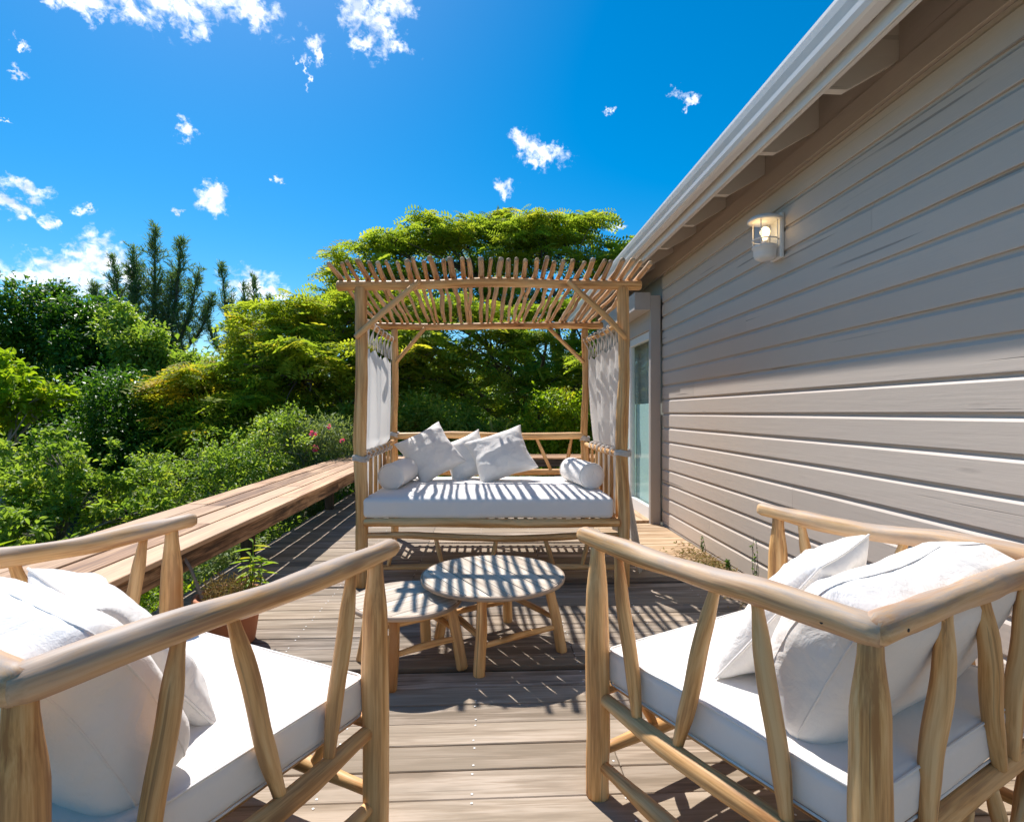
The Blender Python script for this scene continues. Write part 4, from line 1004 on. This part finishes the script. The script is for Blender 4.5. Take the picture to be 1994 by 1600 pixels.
def broadleaf(name, base, lobes, ntw, per, spread, ln, wd, mat, label, cat, r0=.12, bark='bark', group=None, shell=.55, upb=.15, hexa=False, droop=.2, tw=30, kind=None, rough=.18, warm=0.0):
    t = empty(name, base, label=label, cat=cat, group=group) if kind is None else None
    ln *= .66; wd *= .74; per = int(per * 2.0); spread *= 1.05
    tp, td, ti = lobe_points(puff(lobes, 9, .42, 1.0, int(abs(base[0]) * 13) + 3) if kind is None else lobes, ntw, .72 if kind is None else shell, upb + .15, rough)
    keep = tp[:, 2] > GZ + .05; tp, td, ti = tp[keep], td[keep], ti[keep]; ntw = len(tp)
    cid = np.repeat(np.arange(ntw), per); n = len(cid); j = rng.normal(size=(n, 3)) * spread; pos = tp[cid] + j
    ax = td[cid] * .8 + unit(n) * .9; ax[:, 2] -= droop; nr = unit(n) * .55; nr[:, 2] += .9; nr += td[cid] * .3
    L_ = ln * (0.6 + .8 * rng.random(n)); W_ = L_ * (wd / ln) * (0.85 + .3 * rng.random(n))
    tint = np.zeros((n, 3)); ct = rng.random(ntw); cy = rng.random(ntw)
    tint[:, 0] = np.clip(ct[cid] * .7 + rng.random(n) * .3, 0, 1); tint[:, 1] = np.clip(cy[cid] * .75 + rng.random(n) * .25 + warm, 0, 1)
    if kind:
        return leaf_mesh(name, pos, ax, nr, L_, W_, tint, mat, None, (0, 0, 0), hexa=hexa, kind=kind, label=label)
    leaf_mesh('foliage', pos, ax, nr, L_, W_, tint, mat, t, base, hexa=hexa)
    sel = rng.choice(ntw, min(tw, ntw), replace=False)
    limbs(base, lobes, r0, M[bark], t, 'trunk' if cat == 'tree' else 'stem', [tuple(tp[i]) for i in sel], seed=int(abs(base[0]) * 10))
    return t

def feathery(base, lobes, ntw, fr, flen, mat, label, r0, tw=200, lean=None, warm_side=None):
    """flat-topped tree with pinnate fronds in rosettes at the twig ends"""
    t = empty('feathery_tree', base, label=label, cat='tree')
    tp, td, ti = lobe_points(puff(lobes, 10, .46, .62, int(abs(base[0]) * 11) + 5), ntw, .62, .25, .16)
    keep = tp[:, 2] > GZ + .6; tp, td = tp[keep], td[keep]; ntw = len(tp)
    cid = np.repeat(np.arange(ntw), fr); nf = len(cid)
    a = rng.random(nf) * 2 * np.pi; fd = np.stack([np.cos(a), np.sin(a), rng.normal(-.02, .22, nf)], axis=1) + td[cid] * np.array([.35, .35, .1]); fd /= np.linalg.norm(fd, axis=1, keepdims=True)
    fl = flen * (.6 + .7 * rng.random(nf)); base_ = tp[cid] + rng.normal(size=(nf, 3)) * .05
    up = np.zeros((nf, 3)); up[:, 2] = 1; up += rng.normal(size=(nf, 3)) * .42
    sd = np.cross(fd, up); sd /= np.linalg.norm(sd, axis=1, keepdims=True); K = 5
    P, A, NN, LL, WW, TT = [], [], [], [], [], []
    ct = rng.random(ntw); cy = rng.random(ntw); t0 = np.clip(ct[cid] * .75 + rng.random(nf) * .25, 0, 1); t1 = np.clip(cy[cid] * .8 + rng.random(nf) * .2, 0, 1)
    if warm_side is not None: t1 = np.clip(t1 + np.clip((warm_side - base_[:, 0]) * .25, 0, .3), 0, 1)
    for k in range(K):
        q = (k + .6) / K; drop = -.28 * q * q
        pt = base_ + fd * (fl * q)[:, None]; pt[:, 2] += drop * fl
        for s in (-1, 1):
            P.append(pt); A.append(fd * .45 + sd * s); NN.append(up); LL.append(fl * .40 * (1 - .55 * abs(q - .45) * 1.6)); WW.append(fl * .135); TT.append(np.stack([t0, t1, t0], axis=1))
    leaf_mesh('foliage', np.concatenate(P), np.concatenate(A), np.concatenate(NN), np.concatenate(LL), np.concatenate([w * np.ones(nf) for w in WW]), np.concatenate(TT), mat, t, base, fold=.05)
    sel = rng.choice(ntw, min(tw, ntw), replace=False)
    limbs(base, lobes, r0, M['bark'], t, 'trunk', [tuple(tp[i]) for i in sel], seed=int(abs(base[0]) * 7) + 1)
    return t

# ------------------------------------------------------------------ trees and shrubs
# the big flat-crowned tree behind the daybed
feathery((4.2, 17.4, GZ), [(-1.0, 17.0, 5.9, 2.7, 1.5, 1.0), (2.0, 17.2, 6.2, 2.5, 1.5, 1.1), (-4.3, 15.6, 3.6, 1.3, .9, .8), (-3.3, 16.5, 5.4, 1.6, 1.3, .8), (-4.4, 16.4, 4.6, .9, .9, .4), (4.6, 17.3, 5.5, 1.9, 1.5, 1.3), (.5, 16.3, 4.3, 3.2, 1.2, .9), (3.6, 16.2, 3.8, 1.9, 1.2, 1.1),
          (-2.4, 15.8, 3.4, 1.7, 1.1, .9), (.8, 17.3, 7.0, 1.4, 1.2, .45), (3.0, 17.5, 7.1, 1.2, 1.0, .42), (-1.3, 17.0, 6.9, 1.0, .9, .42), (-2.9, 16.8, 6.3, .7, .7, .32)],
         1150, 9, .46, M['lf_poinciana'], 'big flat crowned tree with feathery leaves and dark limbs behind the daybed', .24, tw=460)
feathery((1.9, 12.4, GZ), [(-1.2, 11.4, 1.9, 1.2, .7, .6), (.2, 11.6, 2.6, 1.1, .6, .5), (1.0, 11.3, 1.6, 1.1, .6, .5), (2.3, 11.5, 2.3, 1.1, .7, .65), (-.5, 11.9, 3.3, .9, .6, .4), (1.5, 12.0, 3.3, 1.0, .6, .4), (2.7, 11.2, 1.3, .8, .6, .5), (-1.9, 11.8, 2.8, .8, .6, .5)],
         520, 9, .34, M['lf_poinciana'], 'lower spreading feathery tree framed by the daybed posts', .13, tw=160)
feathery((-3.6, 12.2, GZ), [(-3.6, 11.6, 2.9, 1.4, 1.2, .7), (-2.7, 11.8, 3.35, 1.2, 1.2, .6), (-4.5, 11.2, 2.1, 1.3, 1.1, .7), (-5.5, 11.0, 1.6, 1.0, .9, .45), (-3.6, 10.8, 1.9, 1.6, 1.0, .8), (-2.0, 11.4, 2.2, 1.3, 1.1, .9), (-2.3, 12.4, 3.7, .9, 1.0, .35), (-2.6, 11.0, 1.2, 1.2, .8, .7), (-4.4, 10.6, 1.1, 1.0, .8, .5), (-6.1, 11.0, 1.5, .8, .8, .32), (-5.2, 10.4, .8, .9, .7, .45)],
         900, 9, .37, M['lf_yellow'], 'yellowing feathery tree with drooping tiers, left of the daybed', .18, tw=240, warm_side=-4.6)
# dark broadleaf trees at the left
broadleaf('dense_tree', (-10.4, 14.6, GZ), [(-10.9, 14.2, 3.2, 1.2, 1.2, 1.1), (-11.9, 14.0, 2.5, 1.3, 1.3, 1.3), (-9.8, 14.2, 3.0, 1.1, 1.1, 1.0), (-9.2, 13.9, 2.2, 1.0, 1.1, 1.3), (-10.2, 13.6, 1.0, 1.9, 1.3, 1.5), (-9.3, 14.2, .4, 1.4, 1.2, 1.4)], 1500, 15, .11, .17, .085, M['lf_dark'],
          'dense dark green tree, the tallest broadleaf at the left', 'tree', .18, tw=60)
broadleaf('dense_tree', (-8.0, 12.8, GZ), [(-8.0, 12.6, 2.95, .42, .45, .5), (-7.5, 12.5, 2.5, .5, .5, .6), (-7.3, 12.3, 1.8, .6, .6, .7), (-7.0, 12.3, 1.0, .6, .6, .7), (-6.5, 12.5, 2.15, .55, .5, .22)], 520, 16, .10, .16, .08, M['lf_bright'],
          'bright green vine covered tree below the left conifer', 'tree', .14, tw=40)
broadleaf('dense_tree', (-13.6, 13.8, GZ), [(-13.6, 13.6, 3.0, 1.2, 1.2, 1.1), (-13.0, 13.2, 1.8, 1.2, 1.2, 1.2), (-14.2, 13.4, 1.0, 1.4, 1.2, 1.3)], 700, 15, .16, .15, .07, M['lf_grey'],
          'lighter loose leaved tree at the left edge of the picture', 'tree', .14, tw=40)
broadleaf('dense_tree', (-6.6, 10.6, GZ), [(-6.9, 10.6, .5, 1.0, .9, 1.2), (-6.0, 10.8, .2, .9, .8, 1.0), (-7.6, 10.8, .1, .9, .9, .9)], 700, 15, .14, .13, .06, M['lf_dark'],
          'low dark tree filling the gap between the bright shrubs', 'tree', .10, tw=40)
broadleaf('yellow_green_tree', (-7.6, 9.0, GZ), [(-7.9, 9.0, 1.75, .55, .6, .40), (-7.35, 9.0, 1.45, .5, .55, .32), (-6.85, 9.0, 1.35, .35, .35, .18), (-7.9, 8.8, 1.05, .7, .6, .4), (-8.5, 9.0, 1.3, .7, .7, .6)], 260, 16, .05, .15, .075, M['lf_yellowgreen'],
          'yellow green bushy tree in front of the dark tree', 'tree', .08, bark='bark_pale', tw=40, hexa=True)
# conifers
def casuarina(base, leaders, label, seed, dens=1.0):
    t = empty('casuarina_tree', base, label=label, cat='tree'); mb = MB(); b = Vector(base); rs = random.Random(seed); P, A, Ls = [], [], []
    for (x, y, z, r, z0) in leaders:
        tip = Vector((x, y, z)); s = Vector((b.x + (x - b.x) * .3, b.y, z0)); mid = s.lerp(tip, .5) + Vector(((x - b.x) * .12, 0, 0))
        C = spline([b + Vector((0, 0, .5)), s, mid, tip], 8); tube(mb, [b, s, mid, tip], [.20, .13, .08, .015], 6, 5, .1, caps=False)
        m = len(C); H = z - z0; nb = int(9 * H * dens)
        for bi in range(nb):
            q = rs.random() ** .8; i = min(int((.2 + .8 * q) * (m - 1)), m - 2); c = C[i].lerp(C[i + 1], rs.random())
            bl = r * (1.5 * (1 - q) ** .8 + .10) * rs.uniform(.35, 1.2); a = rs.random() * 6.283; up = rs.uniform(.6, 1.6)
            d = Vector((math.cos(a), math.sin(a), up)).normalized(); e = c + d * bl * 1.3
            if bl > .35: tube(mb, [c, e], [.02, .008], 4, 1, caps=False)
            for k in range(int(10 + 30 * bl)):
                w = rs.random() ** .8; P.append(c.lerp(e, w) + Vector((rs.gauss(0, .05), rs.gauss(0, .05), rs.gauss(0, .05)))); A.append(d * .7 + Vector((rs.gauss(0, .45), rs.gauss(0, .45), rs.gauss(.15, .45)))); Ls.append(rs.uniform(.16, .42))
        for _ in range(int(40 * H * dens)):
            q = rs.random(); i = min(int((.3 + .7 * q) * (m - 1)), m - 2); c = C[i].lerp(C[i + 1], rs.random()); P.append(c + Vector((rs.gauss(0, .05), rs.gauss(0, .05), 0))); A.append(Vector((rs.gauss(0, .4), rs.gauss(0, .4), .9))); Ls.append(rs.uniform(.2, .4))
    P = np.array([tuple(p) for p in P]); A = np.array([tuple(p) for p in A]); n = len(P); tint = np.stack([rng.random(n), rng.random(n) * .95, rng.random(n)], axis=1)
    leaf_mesh('foliage', P, A, unit(n), np.array(Ls), np.full(n, .04), tint, M['lf_pine'], t, base, fold=.0)
    mb.build('trunk', M['bark'], t)
casuarina((-18.0, 30.6, -1), [(-18.0, 30.8, 11.3, 1.25, 3.0), (-16.6, 30.8, 10.7, 1.2, 3.0), (-19.2, 30.8, 10.2, 1.1, 3.0), (-20.1, 30.6, 9.6, 1.0, 3.0), (-15.7, 30.8, 9.0, 1.0, 3.5), (-21.2, 30.6, 8.2, .8, 3.5), (-17.3, 31.2, 8.8, 1.3, 3.0), (-14.9, 30.8, 7.6, .7, 3.5), (-18.8, 30.2, 8.0, 1.4, 2.5)],
          'tall dark casuarina with several spires, the left and bigger one', 3, 1.9)
casuarina((-12.9, 31.0, -1), [(-14.6, 31, 9.4, .8, 3.5), (-13.4, 31, 8.3, .7, 3.0), (-12.8, 31, 8.7, .75, 3.0), (-12.0, 31, 7.6, .5, 3.0), (-14.0, 31, 7.3, .9, 3.0), (-11.5, 31, 6.4, .5, 3.0), (-15.5, 31, 6.9, .5, 3.0)],
          'smaller casuarina with ragged spires right of the big one', 5, 1.5)
# shrubs beyond the bench
broadleaf('shrub', (-5.4, 7.0, GZ), [(-5.3, 7.0, .65, .55, .5, .38), (-5.9, 7.0, .25, .7, .6, .5), (-4.7, 7.0, .15, .65, .55, .45), (-5.2, 6.7, -.2, .9, .7, .5), (-4.25, 7.0, -.1, .45, .45, .26)], 300, 16, .035, .105, .052, M['lf_bright'],
          'bright light green shrub beyond the bench at the lower left', 'shrub', .05, bark='bark_pale', tw=50, hexa=True)
broadleaf('shrub', (-5.0, 5.2, GZ), [(-5.3, 5.3, .15, .6, .5, .45), (-4.7, 5.4, -.2, .6, .5, .4), (-5.9, 5.2, .3, .6, .5, .5)], 170, 15, .035, .12, .045, M['lf_bright'],
          'broad leaved shrub at the left edge just behind the bench', 'shrub', .05, bark='bark_pale', tw=30, hexa=True)
broadleaf('shrub', (-3.9, 8.0, GZ), [(-3.9, 8.0, .40, .7, .6, .45), (-3.2, 8.0, .62, .7, .6, .42), (-4.6, 8.1, .1, .55, .5, .45), (-3.4, 7.6, .1, .9, .6, .5), (-4.1, 7.4, -.2, .8, .6, .4), (-2.9, 8.4, .95, .45, .4, .3)], 480, 14, .045, .085, .036, M['lf_bright'],
          'light green shrub with pale stems beyond the middle of the bench', 'shrub', .05, bark='bark_pale', tw=70)
ol = broadleaf('oleander', (-2.7, 8.6, GZ), [(-2.7, 8.6, .55, .65, .5, .55), (-3.0, 8.3, .1, .7, .5, .5), (-2.6, 9.3, .5, .6, .5, .5)], 420, 14, .08, .12, .022, M['lf_grey'],
          'grey green oleander with pink flowers beside the bench end', 'shrub', .05, bark='bark_pale', tw=50)
fl = np.array([(-2.48, 8.02, .895), (-2.45, 8.02, .68), (-2.06, 8.0, .79), (-2.25, 8.02, 1.0)]); nf_ = 18
for i, c in enumerate(fl):
    n = nf_ if i < 2 else 9; a = unit(n); leaf_mesh('flower', c + a * .015, a + np.array([.2, -.5, .2]), unit(n), np.full(n, .05 if i < 2 else .03), np.full(n, .05), np.stack([rng.random(n)] * 3, axis=1), M['lf_pink'], ol, (-2.7, 8.6, GZ))
# shrubs seen behind the daybed
broadleaf('shrub', (-1.0, 11.2, GZ), [(-1.3, 10.4, .8, 1.0, .6, .6), (-.3, 10.6, .5, 1.0, .5, .7), (-2.2, 10.2, .7, .8, .6, .6)], 600, 15, .06, .11, .055, M['lf_bright'], 'bright shrub behind the left half of the daybed', 'shrub', .05, tw=30)
broadleaf('shrub', (2.0, 11.0, GZ), [(1.6, 10.3, .9, .9, .5, .7), (2.6, 10.3, 1.0, .9, .6, .8), (1.0, 10.6, .4, .9, .5, .6)], 600, 15, .06, .11, .055, M['lf_yellowgreen'], 'yellow green shrub behind the right half of the daybed', 'shrub', .05, tw=30)
def rosette(name, base, n, ln, wd, mat, label):
    t = empty(name, base, label=label, cat='plant'); mb = MB(); tip = Vector(base) + Vector((0, 0, .75)); tube(mb, [base, tip], [.05, .04], 8, 3, .1); mb.build('stem', M['bark'], t)
    P, A, N_, L_, T = [], [], [], [], []
    for i in range(n):
        a = random.random() * 6.283; e = random.uniform(-.2, 1.3); d = Vector((math.cos(a) * math.cos(e), math.sin(a) * math.cos(e), math.sin(e))); l = ln * random.uniform(.7, 1.15); tt = random.random()
        p = tip.copy(); k = 3
        for s in range(k):
            P.append(tuple(p)); A.append(tuple(d)); N_.append((-d.x * .5, -d.y * .5, 1)); L_.append(l / k * 1.5); T.append((tt, random.random() * .8, 0)); p = p + d * l / k; d = (d + Vector((0, 0, -.28))).normalized()
    leaf_mesh('foliage', np.array(P), np.array(A), np.array(N_), np.array(L_), np.full(len(P), wd), np.array(T), mat, t, base, fold=.2)
rosette('yucca', (.2, 10.3, GZ + .55), 70, .7, .06, M['lf_grey'], 'blue green spiky plant behind the middle of the daybed')
rosette('yucca', (-.5, 10.4, GZ + .45), 60, .6, .06, M['lf_grey'], 'blue green spiky plant behind the pillows of the daybed')
rosette('dracaena', (-4.6, 4.9, GZ - .05), 60, .45, .05, M['lf_yellowgreen'], 'spiky yellow green plant at the lower left beyond the bench')
# low plants under and beside the bench
for i, (x, y, h, w, m) in enumerate([(-2.75, 3.5, .05, .50, 'lf_bright'), (-2.9, 4.5, -.05, .45, 'lf_yellowgreen'), (-2.8, 5.6, .0, .5, 'lf_grey'), (-2.85, 6.6, .05, .5, 'lf_bright'), (-3.1, 2.6, .0, .5, 'lf_bright'), (-2.9, 7.6, .1, .45, 'lf_grey')]):
    broadleaf('low_shrub', (x, y, GZ), [(x, y, h - .18, w * .8, w * .8, .32), (x + .15, y + .3, h - .4, w * .7, w * .8, .3)], 120, 12, .05, .075, .028, M[m],
              ['low glossy shrub seen under the bench beside the flower pot', 'low yellowish shrub seen under the bench behind the flower pot', 'low grey green shrub seen under the middle of the bench', 'low leafy shrub under the bench, nearest the far leg',
               'low leafy shrub under the bench behind the left armchair', 'low grey green shrub under the far end of the bench'][i], 'shrub', .025, tw=14, group='low shrubs under the bench')
# undergrowth and the wood beyond
def undergrowth():
    n = 26000; x = rng.uniform(-16, 6, n); y = rng.uniform(1.0, 20, n); keep = ((x < -2.15) | (y > 9.5)) & (np.hypot(x, y) > 2.5); x, y = x[keep], y[keep]; n = len(x)
    z = GZ + .02 + rng.random(n) ** 1.6 * (.25 + .25 * np.sin(x * 2.1) * np.sin(y * 1.7)) + .08
    ax = unit(n); ax[:, 2] = abs(ax[:, 2]) + .3; nr = unit(n); nr[:, 2] += .7; tint = np.stack([rng.random(n), rng.random(n), rng.random(n)], axis=1)
    leaf_mesh('undergrowth', np.stack([x, y, z], axis=1), ax, nr, np.full(n, .12) * (.6 + rng.random(n)), np.full(n, .05), tint, M['lf_dark'], None, (0, 0, 0), kind='stuff', label='tangle of low green plants covering the ground beyond the deck')
undergrowth()
lob = []
for i in range(34):
    a = R(-78 + i * 4.2); d = random.uniform(20, 27); lob.append((math.sin(a) * d, math.cos(a) * d, random.uniform(.3, 1.4), random.uniform(2, 3), 2.0, random.uniform(1.7, 2.6)))
broadleaf('distant_wood', (0, 0, 0), lob, 4200, 12, .30, .30, .16, M['lf_bright'], 'dense green wood closing the view behind the garden trees', 'wood', kind='stuff', upb=.1)
lob = [(x, y, z, rx, ry, rz) for x, y, z, rx, ry, rz in [(-2.5, 15.5, .9, 2.5, 1.0, 1.6), (1.5, 15.8, 1.2, 2.5, 1.0, 1.8), (5, 15.5, 1.2, 2.4, 1.2, 2.0), (-6.0, 14.2, .6, 2.2, 1.0, 1.5), (-9, 16.5, .5, 2.6, 1, 1.8), (8.5, 14.5, 1.2, 2.4, 1.2, 2.2)]]
broadleaf('understorey', (0, 0, 0), lob, 3400, 13, .18, .16, .08, M['lf_bright'], 'green understorey of leaves beneath the feathery trees', 'wood', kind='stuff', upb=.1)

# ------------------------------------------------------------------ flower pot
def pot():
    c = Vector((-1.335, 2.93, 0)); t = empty('flower_pot', c, label='terracotta pot of dry weeds and a green seedling beside the left armchair', cat='flower pot')
    lathe(MB(), [(0, .003), (.118, .003), (.122, .008), (.150, .205), (.163, .207), (.172, .212), (.174, .245), (.170, .256), (.160, .258), (.152, .252), (.150, .215), (0, .213)], c, 40).build('pot', M['terracotta'], t)
    v = []; f = []
    lathe(MB(), [(0, .235), (.08, .232), (.1505, .224)], c, 24).build('soil', M['soil'], t)
    tube(MB(), [c + Vector((-.12, -.03, .22)), c + Vector((-.20, -.01, .40)), c + Vector((-.36, .04, .585))], [.009, .008, .005], 8, 5, .15).build('stake', M['bark_pale'], t)
    n = 700; a = rng.random(n) * 6.283; r = .125 * np.sqrt(rng.random(n)); P = np.stack([c.x + r * np.cos(a), c.y + r * np.sin(a), .235 + rng.random(n) ** 2 * .09], axis=1); ax = unit(n); ax[:, 2] = abs(ax[:, 2])
    leaf_mesh('dry_weeds', P, ax, unit(n), .03 + .03 * rng.random(n), np.full(n, .007), np.stack([rng.random(n)] * 3, axis=1), M['lf_dry'], t, c)
    P, A, N_, L_ = [], [], [], []
    mb = MB()
    for dx, dy, h in ((.10, .0, .30), (.13, .03, .20), (.07, .04, .22)):
        b = c + Vector((dx, dy, .22)); tp = b + Vector((.02, 0, h)); tube(mb, [b, b.lerp(tp, .5) + Vector((.008, 0, 0)), tp], [.004, .003], 6, 4)
        for k in range(15):
            q = .25 + .75 * k / 14; p = b.lerp(tp, q); an = k * 2.4; P.append(tuple(p)); A.append((math.cos(an), math.sin(an), .15 - .6 * (1 - q))); N_.append((0, 0, 1)); L_.append(.055 + .05 * q)
    mb.build('stem', M['lf_yellowgreen'], t); n = len(P)
    leaf_mesh('foliage', np.array(P), np.array(A), np.array(N_, dtype=float), np.array(L_), np.full(n, .018), np.stack([rng.random(n), rng.random(n), rng.random(n)], axis=1), M['lf_yellowgreen'], t, c, fold=.1, hexa=True)
pot()

# ------------------------------------------------------------------ weeds and litter along the wall base
def weed(x, y, h, n, label):
    c = Vector((x, y, .002)); t = empty('weed', c, label=label, cat='weed'); mb = MB(); P, A = [], []
    for i in range(n):
        d = Vector((random.uniform(-.09, .03), random.uniform(-.12, .12), 1)); tp = c + d * h * random.uniform(.6, 1); m = c.lerp(tp, .5) + Vector((random.uniform(-.02, .02), random.uniform(-.02, .02), 0))
        tube(mb, [c + Vector((random.uniform(-.02, .02), random.uniform(-.03, .03), 0)), m, tp], [.0022, .0014], 5, 4, caps=False)
        for k in range(10): q = random.uniform(.1, 1); P.append(tuple(c.lerp(tp, q))); A.append((random.gauss(0, 1), random.gauss(0, 1), random.uniform(-.2, .8)))
    mb.build('stem', M['bark'], t)
    k = len(P); leaf_mesh('foliage', np.array(P), np.array(A), unit(k), np.full(k, .022), np.full(k, .010), np.stack([rng.random(k)] * 3, axis=1), M['lf_dark'], t, c)
weed(1.83, 3.62, .36, 6, 'thin dry weed growing at the wall base behind the right armchair')
weed(1.84, 4.55, .16, 4, 'small wiry weed against the lowest siding board')
weed(1.82, 4.02, .10, 9, 'low leafy green weed in the leaf litter by the wall')
def litter():
    n = 1500; y = 3.95 + rng.normal(size=n) * .38; x = 1.86 - abs(rng.normal(size=n)) * .14; keep = x > 1.3; x, y = x[keep], y[keep]; n = len(x)
    ax = unit(n); ax[:, 2] *= .3; nr = unit(n) * .5; nr[:, 2] += 1
    leaf_mesh('leaf_litter', np.stack([x, y, .006 + .02 * rng.random(n)], axis=1), ax, nr, .025 + .035 * rng.random(n), np.full(n, .014), np.stack([rng.random(n)] * 3, axis=1), M['lf_dry'], None, (0, 0, 0), kind='stuff', label='dry leaf litter gathered along the wall base')
litter()
